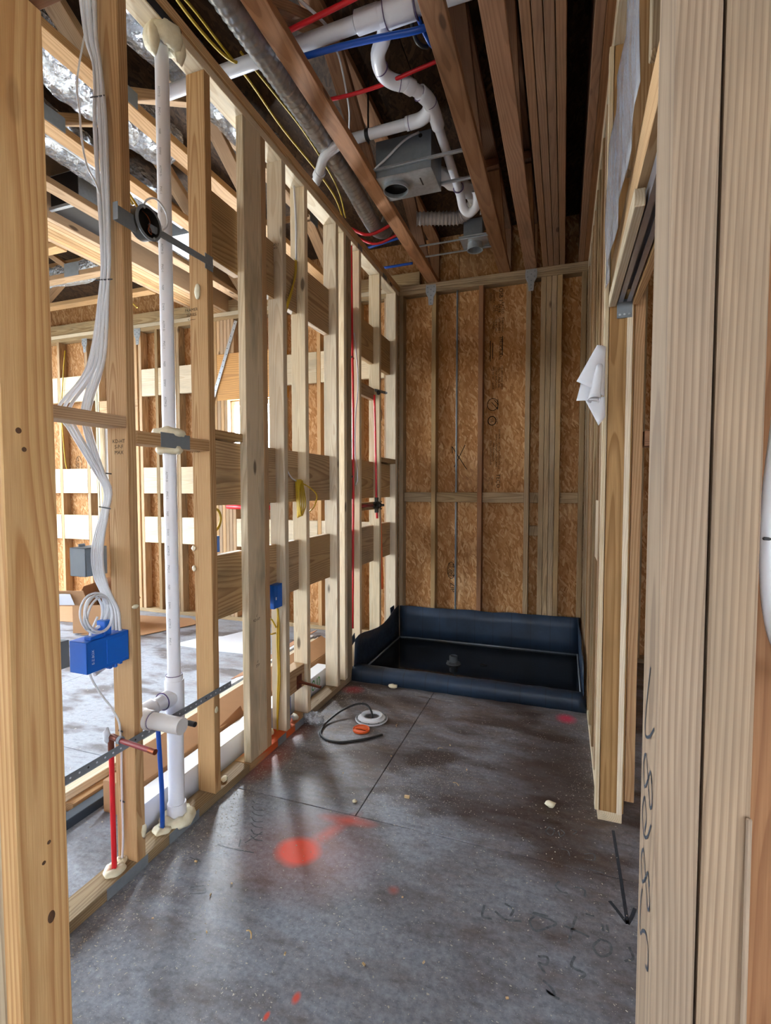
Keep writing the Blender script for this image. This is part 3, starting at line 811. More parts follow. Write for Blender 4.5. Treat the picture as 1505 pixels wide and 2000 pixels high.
# metal ties over the top plate
def tie(x, zt, parent=wall_back, s=1.0):
    pts = [(-0.042, 0.0), (0.042, 0.0), (0.046, -0.03), (0.043, -0.07), (0.024, -0.105), (0.019, -0.17), (-0.019, -0.17), (-0.024, -0.105), (-0.043, -0.07), (-0.046, -0.03)]
    rot = axes_rot(Vector((1, 0, 0)), Vector((0, 0, 1)), Vector((0, -1, 0)))
    t = prism('metal_tie', [(a * s, b * s) for a, b in pts], 0.002, 'galv', parent, (x, D - 0.0022, zt), rot)
    for (a, b) in ((-0.028, -0.02), (0.028, -0.02), (-0.026, -0.06), (0.026, -0.06), (0, -0.04), (0, -0.09), (0, -0.125), (0, -0.155)):
        lathe('nail_head', [(0, 0.003), (0.0045, 0.0025), (0.005, 0)], 'galv_dull', t, (x + a * s, D - 0.0034, zt + b * s), (0, -1, 0), 8)
tie(0.285, 3.062); tie(1.103, 3.074); tie(-2.925, 3.035); tie(-3.683, 3.005, s=0.9)
# hold-down rods
tube('threaded_rod', [(0.503, D + 0.045, 0.03), (0.503, D + 0.045, H - 2 * T2)], 0.0085, 'galv_dull', wall_back, n=10)
tube('threaded_rod', [(-3.752, D + 0.06, 0.03), (-3.752, D + 0.06, H - 2 * T2)], 0.008, 'galv_dull', wall_back, n=8)
tube('threaded_rod', [(-2.27, D + 0.06, 0.03), (-2.27, D + 0.06, H - 2 * T2)], 0.008, 'galv_dull', wall_back, n=8)
# prints stamped on the sheathing
ZU, ZD, XP, XN = (0, 0, 1), (0, 0, -1), (1, 0, 0), (-1, 0, 0)
YP = YB + 0.001
def stamp(text, size, x, z, sq=1.0): lettering('sheathing_stamp', text, size * 1.2, 'ink', wall_back, (x, YP, z), ZD, XP, squeeze=sq)
stamp('OSB 1', 0.040, 0.858, 2.935, 0.9); stamp('EXPOSURE', 0.018, 0.80, 2.93); stamp('SIZED', 0.022, 0.775, 2.93)
for i, tx in enumerate(('RATED', '24/16', 'PS2')): stamp(tx, 0.026, 0.873 - 0.026 * i, 2.83)
for i, tx in enumerate(('SHEATHING', 'EXPOSURE 1', '0.418 CAT')): stamp(tx, 0.021, 0.873 - 0.026 * i, 2.69, 0.9)
stamp('TECO', 0.020, 0.80, 2.83); stamp('TESTED', 0.018, 0.80, 2.70)
stamp('STRUCTURAL', 0.030, 0.858, 2.50, 0.85); strokes('sheathing_rule', [[(0.775, 2.40), (0.775, 2.57)], [(0.795, 2.42), (0.795, 2.55)], [(0.875, 2.60), (0.875, 2.44)]], 0.006, 'ink', wall_back, (0, YP, 0), XP, ZU)
for i, tx in enumerate(('SQUARE EDGE SIZED', 'MILL NUMBER 506', 'CONFORMS PS2-10', 'FIRE RATED 1 HOUR')): stamp(tx, 0.019, 0.872 - 0.024 * i, 2.26, 0.9)
def circ(cx, cz, rx, rz, a0=0, a1=360, n=20):
    return [(cx + rx * math.cos(math.radians(a0 + (a1 - a0) * i / n)), cz + rz * math.sin(math.radians(a0 + (a1 - a0) * i / n))) for i in range(n + 1)]
strokes('sheathing_logo', [circ(0.80, 2.04, 0.045, 0.05), [(0.842, 2.085), (0.842, 1.995)], [(0.842, 2.04), (0.815, 2.075)], [(0.842, 2.0), (0.79, 2.06)]], 0.005, 'ink', wall_back, (0, YP, 0), XP, ZU)
strokes('sheathing_logo', [circ(0.795, 1.905, 0.033, 0.036)], 0.007, 'ink', wall_back, (0, YP, 0), XP, ZU)
stamp('UL', 0.026, 0.795, 1.905); stamp('LISTED', 0.016, 0.837, 1.905)
for i, tx in enumerate(('EXPOSURE 1 SEE INSTRUCTIONS FOR USE', 'INSTALL STRENGTH AXIS ACROSS', 'SPAN RATING 24/16', 'WALL SHEATHING PANEL')):
    stamp(tx, 0.0165, 0.856 - i * 0.023, 1.665 - 0.01 * i, 0.9)
stamp('TECO', 0.038, 0.850, 1.40); stamp('TESTED', 0.018, 0.80, 1.40); stamp('PS2-10', 0.018, 0.775, 1.40)
strokes('sheathing_logo', [circ(0.455, 0.62, 0.032, 0.072)], 0.005, 'ink', wall_back, (0, YP, 0), XP, ZU)
lettering('sheathing_stamp', 'HUBER', 0.042, 'ink', wall_back, (0.441, YP, 0.62), ZD, XP, squeeze=0.9)
lettering('sheathing_stamp', 'HUBER', 0.042, 'ink', wall_back, (0.470, YP, 0.62), ZD, XP, squeeze=0.9)
stamp('ZIP', 0.05, 0.468, 0.47, 1.0)
strokes('pencil_cross', [[(0.455, 1.70), (0.585, 1.50)], [(0.57, 1.71), (0.475, 1.52)], [(0.455, 1.70), (0.46, 1.64)]], 0.006, 'ink', wall_back, (0, YP, 0), XP, ZU)
for (x, z0) in ((-0.235, 2.0), (-0.235, 0.75), (-3.93, 1.62)):
    strokes('sheathing_logo', [circ(x, z0, 0.045, 0.09)], 0.006, 'ink', wall_back, (0, YP, 0), XP, ZU)
    lettering('sheathing_stamp', 'HUBER', 0.05, 'ink', wall_back, (x - 0.015, YP, z0), ZD, XP)
lettering('sheathing_stamp', 'EXPOSURE 1', 0.05, 'ink', wall_back, (-0.235, YP, 1.72), ZD, XP)
lettering('sheathing_stamp', 'PERFORMANCE RATED', 0.035, 'ink', wall_back, (-0.275, YP, 1.72), ZD, XP)
lettering('sheathing_stamp', 'ZIP SYSTEM', 0.05, 'ink', wall_back, (-0.235, YP, 0.45), ZD, XP)
lettering('sheathing_stamp', 'OSB', 0.05, 'ink', wall_back, (-0.235, YP, 2.86), ZD, XP)

def window(n, w):
    t = tag(empty('window_%d' % n, (w[0], YB, w[2])), kind='structure')
    x0, x1, z0, z1 = w; f = 0.045
    for lo, hi in (((x0, YB - 0.03, z0), (x0 + f, YB + 0.05, z1)), ((x1 - f, YB - 0.03, z0), (x1, YB + 0.05, z1)), ((x0 + f, YB - 0.03, z0), (x1 - f, YB + 0.05, z0 + f)), ((x0 + f, YB - 0.03, z1 - f), (x1 - f, YB + 0.05, z1))):
        board('window_frame', lo, hi, 'window_frame', t)
    mp = NT('window_glass_%d' % n); gl = mp.n('ShaderNodeBsdfGlass'); gl.inputs['IOR'].default_value = 1.02; gl.inputs['Roughness'].default_value = 0.0
    tr = mp.n('ShaderNodeBsdfTransparent'); mx = mp.n('ShaderNodeMixShader'); mx.inputs[0].default_value = 0.06
    gs = mp.n('ShaderNodeBsdfGlossy'); gs.inputs['Roughness'].default_value = 0.05
    mp.l(tr.outputs[0], mx.inputs[1]); mp.l(gs.outputs[0], mx.inputs[2]); mp.l(mx.outputs[0], mp.out.inputs[0])
    M['glass%d' % n] = mp.m
    panel('pane', (x0 + f, YB + 0.008, z0 + f), (x1 - f, YB + 0.012, z1 - f), 1, 'glass%d' % n, t, bevel=0)
    return t
w1 = window(1, W1); w2 = window(2, W2)
panel('window_film', (W2[0] + 0.047, YB - 0.001, 1.15), (W2[0] + 0.15, YB + 0.003, 2.10), 1, 'white_card', w2, bevel=0)
lettering('film_print', 'WINDOW', 0.075, 'blue_ink', w2, (W2[0] + 0.115, YB - 0.0015, 1.44), ZU, XN)

# ------------------------------------------------------------------ right wall with the pocket door opening
wall_right = structure('wall_right', 'stud wall on the right with a pocket door opening')
X0, X1 = RW, RW + F4
board('bottom_plate', (X0, 2.134, 0), (X1, 4.2, T2), 'pine_pale', wall_right)
board('top_plate', (X0, -3.4, H - 2 * T2), (X1, 4.2, H - T2 - 0.001), 'pine_pale', wall_right)
board('top_plate', (X0, -3.4, H - T2), (X1, 4.2, H), 'pine', wall_right)
board('door_post', (X0 + 0.006, 2.136, T2), (X0 + 0.094, 2.172, H - 2 * T2), 'plywood', wall_right)
board('edge_strip', (X0 - 0.012, 2.134, T2), (X0 + 0.004, 2.176, H - 2 * T2), 'pine_pale', wall_right)
board('wane_strip', (X0 + 0.068, 2.128, T2), (X0 + 0.088, 2.136, 2.04), 'pine_pale', wall_right)
board('stud', (X0 + 0.098, 2.16, 0.08), (X0 + 0.134, 2.25, H - 2 * T2), 'pine_new', wall_right)
for y, mt in ((2.178, 'pine_mid'), (2.44, 'pine'), (2.66, 'pine_mid'), (2.91, 'pine_grey'), (3.10, 'pine_mid'), (3.32, 'pine'), (3.50, 'pine_mid'), (3.74, 'pine_grey'), (4.11, 'back'), (4.155, 'back')):
    board('stud', (X0, y, T2), (X1, y + T2, H - 2 * T2), mt, wall_right)
board('blocking', (X0, 2.48, 1.0), (X0 + T2, 2.659, 1.28), 'pine_pale', wall_right)
board('blocking', (X0 + 0.14, 2.16, 1.50), (X0 + 0.30, 2.25, 1.56), 'truss', wall_right)
# pocket door head and track
head = empty('pocket_door_head', (1.57, 2.12, 2.03)); head.parent = wall_right
board('trim_rail', (1.524, 1.40, 2.030), (1.550, 2.126, 2.074), 'pine_pale', head)
board('trim_rail', (1.606, 1.30, 2.030), (1.630, 2.126, 2.070), 'pine_new', head)
board('head_rail', (1.532, 0.66, 2.09), (1.618, 2.126, 2.20), 'pine', head)
tr = 0.0025
for (a, b, c, d_) in ((1.556, 2.040, 1.556 + tr, 2.088), (1.598, 2.040, 1.598 + tr, 2.088), (1.556, 2.086, 1.600, 2.088), (1.5585, 2.040, 1.572, 2.0425), (1.585, 2.040, 1.598, 2.0425)):
    panel('track_wall', (a, 0.68, b), (c, 2.115, d_), 2 if d_ - b < 0.004 else 0, 'track', head, bevel=0)
panel('track_bracket', (1.553, 2.1275, 1.985), (1.606, 2.1295, 2.055), 1, 'galv_dull', head, bevel=0.0005)
for sx in (1.563, 1.579, 1.596):
    lathe('screw', [(0, 0.003), (0.0035, 0.0022), (0.0045, 0)], 'galv', head, (sx, 2.1275, 1.998), (0, -1, 0), 8)
board('cripple_stud', (X0, 1.55, 2.205), (X1, 1.588, H - 2 * T2), 'pine', wall_right)
board('cripple_stud', (X0, 1.15, 2.205), (X1, 1.188, H - 2 * T2), 'pine_grey', wall_right)
ps = []
for i in range(9):
    row = []
    for j in range(15):
        s, t = j / 14, i / 8
        y = 1.22 + 0.90 * s; z0 = 2.20 - 0.10 * s; z1 = 2.60 + 0.02 * math.sin(6 * s)
        row.append((1.512 - 0.006 * math.sin(19 * s + 3 * t) - 0.007 * noise.noise(Vector((s * 7, t * 3, 1))), y, z0 + (z1 - z0) * t))
    ps.append(row)
tag(sheet('plastic_sheet', ps, 0.0008, 'plastic'), 'crumpled clear plastic sheet hanging over the pocket door head', 'plastic sheet')

# ------------------------------------------------------------------ doorway wall in front of the camera
wall_front = structure('wall_front', 'doorway framing the view with light posts either side')
YF0, YF1 = 0.543, 0.632
board('jack_stud', (0.499, YF0, 0), (0.537, YF1, 2.134), 'post_left', wall_front)
jl = wall_front.children[0]
for (ky, kz, kr_) in ((0.598, 0.585, 0.011), (0.588, 0.69, 0.0035), (0.598, 0.72, 0.0035), (0.57, 1.43, 0.005), (0.578, 1.40, 0.004)):
    o = lathe('knot', [(0, 0.0006), (kr_ * 0.75, 0.0006), (kr_, 0)], 'knot', jl, (0.5370, ky, kz), (1, 0, 0), 16); o.scale = (1, 0.62, 1) if kr_ > 0.01 else (1, 1, 1)
board('king_stud', (0.460, YF0, 0), (0.4985, YF1, H - 2 * T2), 'pine_grey', wall_front)
board('king_stud', (0.421, YF0, 0), (0.4595, YF1, H - 2 * T2), 'pine', wall_front)
jr = board('jack_stud', (1.463, YF0, 0), (1.5005, YF1 + 0.008, 2.134), 'post_right', wall_front)
kr = board('king_stud', (1.5030, YF0 - 0.002, 0), (1.5415, YF1, H - 2 * T2), 'post_right', wall_front)
board('stud', (1.556, YF0 + 0.06, 0), (1.645, YF0 + 0.098, H - 2 * T2), 'truss', wall_front)
board('header', (0.499, YF0, 2.135), (1.5015, YF1, 2.42), 'truss', wall_front)
board('stud', (0.10, YF0, 0), (0.138, YF1, H - 2 * T2), 'pine', wall_front)
board('stud', (-0.05, YF0, 0), (-0.012, YF1, H - 2 * T2), 'pine', wall_front)
board('top_plate', (-0.089, YF0, H - 2 * T2), (3.3, YF1, H), 'pine', wall_front)
# handwriting up the right-hand post: 2868 L
def glyph_line(pts, k): return [(x * 0.030, y * 0.085 + k) for x, y in pts]
hw = []
# the post face looks towards -x: text runs upward (along +z)
def G(pts, s0): return [(s0 + a * 0.060, (0.5 - b) * 0.060) for a, b in pts]
two = [(0.0, 0.75), (0.15, 0.98), (0.5, 0.95), (0.55, 0.7), (0.3, 0.35), (0.05, 0.12), (0.25, 0.05), (0.7, 0.08), (1.0, 0.2)]
eight = [(0.75, 0.85), (0.4, 1.0), (0.2, 0.8), (0.5, 0.55), (0.85, 0.25), (0.55, 0.0), (0.2, 0.15), (0.5, 0.5), (0.8, 0.75), (0.7, 0.95)]
six = [(0.8, 0.95), (0.35, 0.6), (0.15, 0.2), (0.45, 0.0), (0.85, 0.2), (0.6, 0.45), (0.25, 0.3)]
ell = [(0.6, 1.0), (0.25, 0.55), (0.1, 0.1), (0.6, 0.15), (1.5, 0.5)]
YM = (YF0 + YF1) / 2 + 0.004
hw += [G(two, 0.825), G(eight, 0.880), G(six, 0.940), G(eight, 0.990), G(ell, 1.055)]
strokes('handwritten_size', hw, 0.0034, 'marker', jr, (1.4630, YM, 0), ZU, (0, 1, 0), lift=0.0006)
blob('paint_drip', (1.4700, 0.541, 0.655), (0.004, 0.0015, 0.005), 'white_card', jr, seed=3)
bar('split_sliver', (1.5405, 0.5385, 0.79), (1.5390, 0.5375, 1.03), 0.005, 0.004, 'post_right', kr)

# ------------------------------------------------------------------ the rest of the house around the view
def outer(name, axis, v, u0, u1, holes, lab):
    w = structure(name, lab)
    us = sorted({u0, u1} | {h[0] for h in holes} | {h[1] for h in holes})
    for a, b in zip(us[:-1], us[1:]):
        cut = [h for h in holes if h[0] <= a and h[1] >= b]
        spans = [(0.0, CT)]
        for h in cut: spans = [(0.0, h[2]), (h[3], CT)]
        for z0, z1 in spans:
            if z1 - z0 < 0.01: continue
            if axis == 0: panel('sheathing_panel', (v, a, z0), (v + 0.012, b, z1), 0, 'osb', w)
            else: panel('sheathing_panel', (a, v, z0), (b, v + 0.012, z1), 1, 'osb', w)
    return w
outer('wall_far_left', 0, -4.62, -3.5, 4.3, [(-3.0, -1.6, 0.05, 2.6), (-0.6, 4.1, 0.05, 2.95)], 'outside wall of the left room with large door openings')
outer('wall_rear', 1, -3.5, -5.5, 3.5, [(0.2, 1.7, 0.9, 2.2)], 'outside wall behind the camera with wide window openings')
outer('wall_far_right', 0, 3.5, -3.5, 4.3, [(-2.6, -0.8, 0.8, 2.3)], 'outside wall of the room on the right')
gr = tag(panel('ground', (-40, -40, -0.7), (40, 40, -0.6), 2, 'siding'), 'pale bare ground around the house', kind='structure')

# ------------------------------------------------------------------ plumbing in the left partition
PY = 1.528
vent = thing('vent_pipe', 'tall white plastic vent pipe with tee and stub-out between the first studs', 'pipe', (-0.045, PY, T2))
pipe('riser', (-0.045, PY, 0.56), (-0.045, PY, 3.03), 0.0245, 'pvc', vent)
pipe('lower_pipe', (-0.045, PY, 0.04), (-0.045, PY, 0.50), 0.0305, 'pvc', vent)
tee = hub('tee', (-0.045, PY, 0.515), (0, 0, 1), 0.0300, 0.155, parent=vent)
hub('tee_collar', (-0.045, PY, 0.585), (0, 0, 1), 0.0265, 0.05, parent=tee)
lathe('primer_ring', [(0.030, 0), (0.0315, 0), (0.0315, 0.002), (0.030, 0.002)], 'primer', tee, (-0.045, PY, 0.611), (0, 0, 1))
pipe('tee_branch', (-0.045, PY - 0.02, 0.530), (-0.045, PY - 0.062, 0.530), 0.033, 'pvc', tee)
bp = pipe('branch_pipe', (-0.045, PY - 0.06, 0.530), (-0.045, 1.392, 0.528), 0.0265, 'pvc', vent)
lathe('primer_ring', [(0.030, 0), (0.0342, 0), (0.0342, 0.002), (0.030, 0.002)], 'primer', bp, (-0.045, PY - 0.062, 0.530), (0, -1, 0))
tube('elbow', [(-0.045, 1.42, 0.528), (-0.045, 1.385, 0.527), (-0.040, 1.362, 0.523), (-0.022, 1.352, 0.520), (0.0, 1.350, 0.519)], 0.0325, 'pvc', vent, n=20, smooth_pts=4)
st = pipe('stub_out', (-0.004, 1.350, 0.519), (0.150, 1.350, 0.519), 0.0285, 'pvc_stub', vent)
hub('stub_collar', (0.002, 1.350, 0.519), (1, 0, 0), 0.0285, 0.03, 'pvc_stub', st)
lathe('primer_ring', [(0.028, 0), (0.0292, 0), (0.0292, 0.003), (0.028, 0.003)], 'primer', st, (0.018, 1.350, 0.519), (1, 0, 0))
hub('base_collar', (-0.045, PY, 0.075), (0, 0, 1), 0.0300, 0.055, parent=vent)
foam_ring('foam_collar', (-0.042, PY, 0.042), 0.026, 0.068, 0.022, vent, 3)
foam_ring('foam_collar', (-0.045, PY, 1.545), 0.022, 0.060, 0.018, vent, 5)
foam_ring('foam_collar', (-0.045, PY, 1.482), 0.022, 0.052, 0.016, vent, 8)
foam_ring('foam_collar', (-0.040, PY, 2.985), 0.020, 0.066, 0.040, vent, 9)
blob('foam_lump', (-0.028, PY - 0.055, 2.94), (0.018, 0.022, 0.06), 'foam', vent, 4)
blob('foam_lump', (0.0, PY + 0.045, 2.96), (0.02, 0.024, 0.045), 'foam', vent, 6)
for k in range(30):
    z = 0.75 + k * 0.07
    if 1.44 < z < 1.60: continue
    lettering('pipe_print', ('PVC-1', 'ASTM D', 'DWV', 'NSF')[k % 4], 0.011, 'box_grey', vent, (-0.045 + 0.0247 * math.cos(math.radians(-75)), PY + 0.0247 * math.sin(math.radians(-75)), z), ZD, (math.cos(math.radians(15)), math.sin(math.radians(15)), 0), lift=0.0005)

def riser(name, label, x, y, z1, mat, foam_seed, lean=0.0, r=0.0085):
    t = thing(name, label, 'pipe', (x, y, T2))
    tube('tubing', [(x, y, 0.03), (x + lean * 0.3, y - lean * 0.2, z1 * 0.4), (x + lean * 0.2, y - lean * 0.8, z1 * 0.8), (x, y - lean, z1)], r, mat, t, n=12, smooth_pts=4)
    foam_ring('foam_collar', (x, y, 0.042), 0.004, 0.036, 0.012, t, foam_seed)
    return t
rd = riser('water_pipe', 'red water pipe rising from foam with a copper stub-out', -0.045, 1.236, 0.455, 'pex_red', 11)
tube('elbow', [(-0.045, 1.236, 0.45), (-0.045, 1.236, 0.492), (-0.036, 1.232, 0.508), (0.008, 1.222, 0.509)], 0.0100, 'rust', rd, n=12, smooth_pts=4)
pipe('stub_out', (0.0, 1.222, 0.509), (0.160, 1.205, 0.508), 0.0082, 'pex_dark', rd)
pipe('stub_cap', (0.150, 1.206, 0.508), (0.176, 1.203, 0.508), 0.0092, 'copper', rd)
blob('solder_clump', (-0.048, 1.222, 0.515), (0.010, 0.012, 0.026), 'white_card', rd, 5)
lathe('clamp', [(0.008, 0), (0.013, 0), (0.013, 0.012), (0.008, 0.012)], 'galv_dull', rd, (0.006, 1.2215, 0.509), (1, 0, 0), 14)
bl = riser('water_pipe', 'blue water pipe rising from foam beside the white vent pipe', -0.045, 1.452, 0.455, 'pex_blue', 13, lean=0.012)
tube('elbow', [(-0.045, 1.440, 0.45), (-0.043, 1.438, 0.478), (-0.03, 1.434, 0.49), (0.02, 1.426, 0.493)], 0.0095, 'pex_blue', bl, n=12, smooth_pts=4)
pipe('stub_out', (0.0, 1.428, 0.493), (0.125, 1.420, 0.494), 0.0085, 'pex_blue', bl)
pipe('stub_cap', (0.115, 1.4206, 0.494), (0.146, 1.4186, 0.494), 0.0095, 'black', bl)
# perforated steel strap that carries the stub-outs
sp = thing('perforated_strap', 'long perforated steel strap nailed across the studs behind the stub-outs', 'metal strap', (0.004, 1.04, 0.476))
panel('strap_band', (0.0022, 0.90, 0.463), (0.0040, 1.815, 0.489), 0, 'galv_dull', sp, bevel=0.0003)
for k in range(30):
    lathe('strap_hole', [(0, 0.0006), (0.0032, 0.0006), (0.0034, 0)], 'white_card' if k % 6 else 'black', sp, (0.0041, 0.93 + k * 0.03, 0.476), (1, 0, 0), 8)

tube_t = thing('clear_tube', 'pale translucent cable running down the first stud from the blue box', 'cable', (-0.06, 1.276, 0.05))
tube('cable', [(-0.055, 1.276, 0.04), (-0.056, 1.284, 0.12), (-0.058, 1.286, 0.30), (-0.058, 1.286, 0.50), (-0.062, 1.262, 0.58), (-0.064, 1.215, 0.66), (-0.062, 1.180, 0.73), (-0.052, 1.163, 0.80), (-0.040, 1.165, 0.87), (-0.030, 1.185, 0.925)], 0.0042, 'cable_white', tube_t, n=8, smooth_pts=6, squash=0.7)
foam_ring('foam_collar', (-0.055, 1.276, 0.044), 0.003, 0.018, 0.012, tube_t, 17)
for z in (0.25, 0.50):
    bar('cable_tie', (-0.066, 1.285, z), (-0.046, 1.285, z - 0.002), 0.002, 0.006, 'tie', tube_t)

# small foam blobs on the plate and studs
for i, (p, s, lb) in enumerate((
        ((-0.03, 1.800, 0.046), (0.015, 0.016, 0.012), 'cream foam blob on the bottom plate between second and flat stud'),
        ((-0.060, 2.225, 0.055), (0.017, 0.017, 0.018), 'round cream foam plug on the orange plate under the yellow cable'),
        ((-0.030, 2.418, 0.055), (0.022, 0.022, 0.018), 'round cream foam plug on the orange plate beside the plastic bag'),
        ((0.003, 1.318, 0.135), (0.005, 0.012, 0.024), 'white foam smear low on the first stud'),
        ((-0.046, 1.699, 2.137), (0.014, 0.006, 0.032), 'cream foam smear high on the second stud'),
        ((0.004, 1.302, 0.935), (0.006, 0.014, 0.008), 'cream foam crumb stuck to the first stud beside the coil'),
        ((0.003, 1.715, 0.40), (0.005, 0.010, 0.014), 'white foam crumb low on the second stud'),
        ((-0.088, 1.700, 1.085), (0.010, 0.006, 0.012), 'small white foam bead on the second stud, upper of two'),
        ((-0.088, 1.700, 1.000), (0.010, 0.006, 0.012), 'small white foam bead on the second stud, lower of two'))):
    tag(blob('foam_blob', p, s, 'foam', None, 20 + i), lb, 'foam', 'foam blobs on the left partition')

# ------------------------------------------------------------------ wiring on the first stud
bundle = thing('cable_bundle', 'bundle of white flat cables running down the first stud to the blue box', 'cable', (-0.06, 1.28, 0.93))
path = [(-0.105, 1.275, 3.02), (-0.090, 1.275, 2.80), (-0.066, 1.275, 2.69), (-0.060, 1.274, 2.50), (-0.048, 1.272, 2.13), (-0.058, 1.272, 1.99)]
def off(p, dx, dy): return (p[0] + dx, p[1] + dy, p[2])
for k in range(6):
    dx = (k - 2.5) * 0.0085; dy = -0.003 - 0.004 * (k % 2)
    pts = [off(p, dx * (1.9 if i == 0 else 1.25 if i in (1, 3) else 0.8) + 0.002 * math.sin(k * 2 + i), dy) for i, p in enumerate(path)]
    if k % 2 == 0:
        pts += [(-0.105 + dx, 1.255, 1.74), (-0.185 + dx * 1.6, 1.215, 1.60), (-0.150 + dx, 1.215, 1.535), (-0.075 + dx * 0.7, 1.235, 1.40)]
    else:
        pts += [(-0.080 + dx, 1.262, 1.77), (-0.120 + dx, 1.245, 1.63), (-0.125 + dx * 0.7, 1.24, 1.55), (-0.072 + dx * 0.7, 1.24, 1.40)]
    pts += [(-0.060 + dx * 0.6, 1.262, 1.33), (-0.075 + dx * 0.6, 1.262, 1.26), (-0.078 + dx, 1.232, 1.14), (-0.074 + dx, 1.232, 1.05), (-0.050 + dx * 0.9, 1.240, 0.98), (-0.035 + dx * 1.5, 1.240, 0.935), (-0.030 + dx * 1.8, 1.235, 0.87)]
    tube('cable', pts, 0.0064, 'cable_white', bundle, n=8, smooth_pts=5, squash=0.6)
for k in range(5):
    a0 = random.uniform(0, 6); rr = 0.052 + 0.006 * (k % 3); cz = 0.935
    pts = [(-0.052 + 0.006 * k + 0.012 * math.sin(t * 0.35), 1.190 + (rr) * math.cos(a0 + t * 0.35) * 0.80, cz + rr * math.sin(a0 + t * 0.35)) for t in range(0, 19)]
    tube('cable_loop', pts, 0.0048, 'cable_white', bundle, n=8, smooth_pts=2, squash=0.7)
for k, (x, y, z, w) in enumerate(((-0.062, 1.268, 2.60, 0.06), (-0.052, 1.266, 2.02, 0.07), (-0.063, 1.258, 1.39, 0.06), (-0.062, 1.256, 1.275, 0.05))):
    bar('cable_tie', (x - w / 2, y - 0.006, z), (x + w / 2, y - 0.004, z - 0.006), 0.003, 0.004, 'tie', bundle)
tube('loose_wire', [(-0.30, 1.45, 3.10), (-0.19, 1.30, 2.72), (-0.155, 1.275, 2.58), (-0.13, 1.262, 2.46), (-0.105, 1.258, 2.38), (-0.075, 1.26, 2.33), (-0.062, 1.262, 2.29)], 0.0032, 'cable_white', bundle, n=6, smooth_pts=5)

def device_box(name, label, lo, hi, mat, ribs=True, group=None, openx=-1):
    """open electrical box: five walls, ears and nail tabs"""
    lo = Vector(lo); hi = Vector(hi); c = (lo + hi) / 2
    t = thing(name, label, 'electrical box', (c.x, c.y, lo.z), group)
    w = 0.003
    xf = hi.x if openx < 0 else lo.x
    panel('back_wall', (hi.x - w, lo.y, lo.z), (hi.x, hi.y, hi.z), 0, mat, t) if openx < 0 else panel('back_wall', (lo.x, lo.y, lo.z), (lo.x + w, hi.y, hi.z), 0, mat, t)
    panel('side_wall', (lo.x, lo.y, lo.z), (hi.x, lo.y + w, hi.z), 1, mat, t)
    panel('side_wall', (lo.x, hi.y - w, lo.z), (hi.x, hi.y, hi.z), 1, mat, t)
    panel('top_wall', (lo.x, lo.y, hi.z - w), (hi.x, hi.y, hi.z), 2, mat, t)
    panel('bottom_wall', (lo.x, lo.y, lo.z), (hi.x, hi.y, lo.z + w), 2, mat, t)
    for k in range(2):
        z = lo.z - 0.004 if k else hi.z + 0.004
        board('ear', (lo.x, c.y - 0.012, z - 0.005), (lo.x + 0.008, c.y + 0.012, z + 0.005), mat, t)
    if ribs:
        panel('raised_panel', (hi.x, c.y - (hi.y - lo.y) * 0.05, lo.z + 0.012), (hi.x + 0.0025, hi.y - 0.008, hi.z - 0.010), 0, mat, t)
    return t
b3 = device_box('switch_box', 'large blue plastic switch box on the first stud under coiled cables', (-0.085, 1.128, 0.757), (-0.012, 1.287, 0.857), 'box_blue')
board('nail_bracket', (-0.060, 1.205, 0.857), (-0.024, 1.232, 0.905), 'box_blue', b3)
board('cable_clamp', (-0.05, 1.150, 0.857), (-0.02, 1.20, 0.868), 'box_blue', b3)
lettering('mould_print', 'E-Z BOX', 0.012, 'white_card', b3, (-0.012, 1.150, 0.806), ZU, (0, -1, 0), lift=0.0008)
for z, y in ((0.744, 1.232), (0.749, 1.252), (0.746, 1.212)): board('clamp_tab', (-0.05, y, z), (-0.014, y + 0.012, 0.758), 'box_blue', b3)
lathe('cable_stub', [(0, 0), (0.006, 0), (0.006, 0.045), (0, 0.045)], 'cable_white', b3, (-0.030, 1.205, 0.752), (0.2, -1, -0.15), 8)
g2 = device_box('outlet_box', 'grey plastic outlet box on the first stud behind the white cables', (-0.170, 1.205, 1.045), (-0.100, 1.288, 1.140), 'box_grey')
lathe('screw', [(0, 0.002), (0.005, 0.001), (0.006, 0)], 'galv', g2, (-0.0975, 1.262, 1.086), (1, 0, 0), 10)
tube('feed_cable', [(-0.096, 1.268, 1.045), (-0.080, 1.268, 1.01), (-0.062, 1.255, 0.975), (-0.058, 1.24, 0.95)], 0.0045, 'cable_white', g2, n=8, smooth_pts=4)
device_box('outlet_box', 'grey plastic outlet box half hidden behind the near left post', (-0.085, 0.99, 0.80), (-0.02, 1.078, 0.882), 'box_grey', ribs=False)
b1 = device_box('outlet_box', 'single blue plastic outlet box on the stud above the yellow cable', (-0.085, 2.205, 0.715), (-0.020, 2.284, 0.838), 'box_blue')
panel('sticker', (-0.0174, 2.216, 0.760), (-0.0168, 2.226, 0.775), 0, 'white_card', b1, bevel=0)
device_box('outlet_box', 'blue plastic outlet box just inside the next room above the lower block', (-0.165, 1.80, 1.046), (-0.105, 1.892, 1.120), 'box_blue', ribs=False)
device_box('outlet_box', 'small blue plastic box low on the stud beside the copper stub-out', (-0.075, 2.355, 0.055), (-0.028, 2.375, 0.190), 'box_blue', ribs=False)

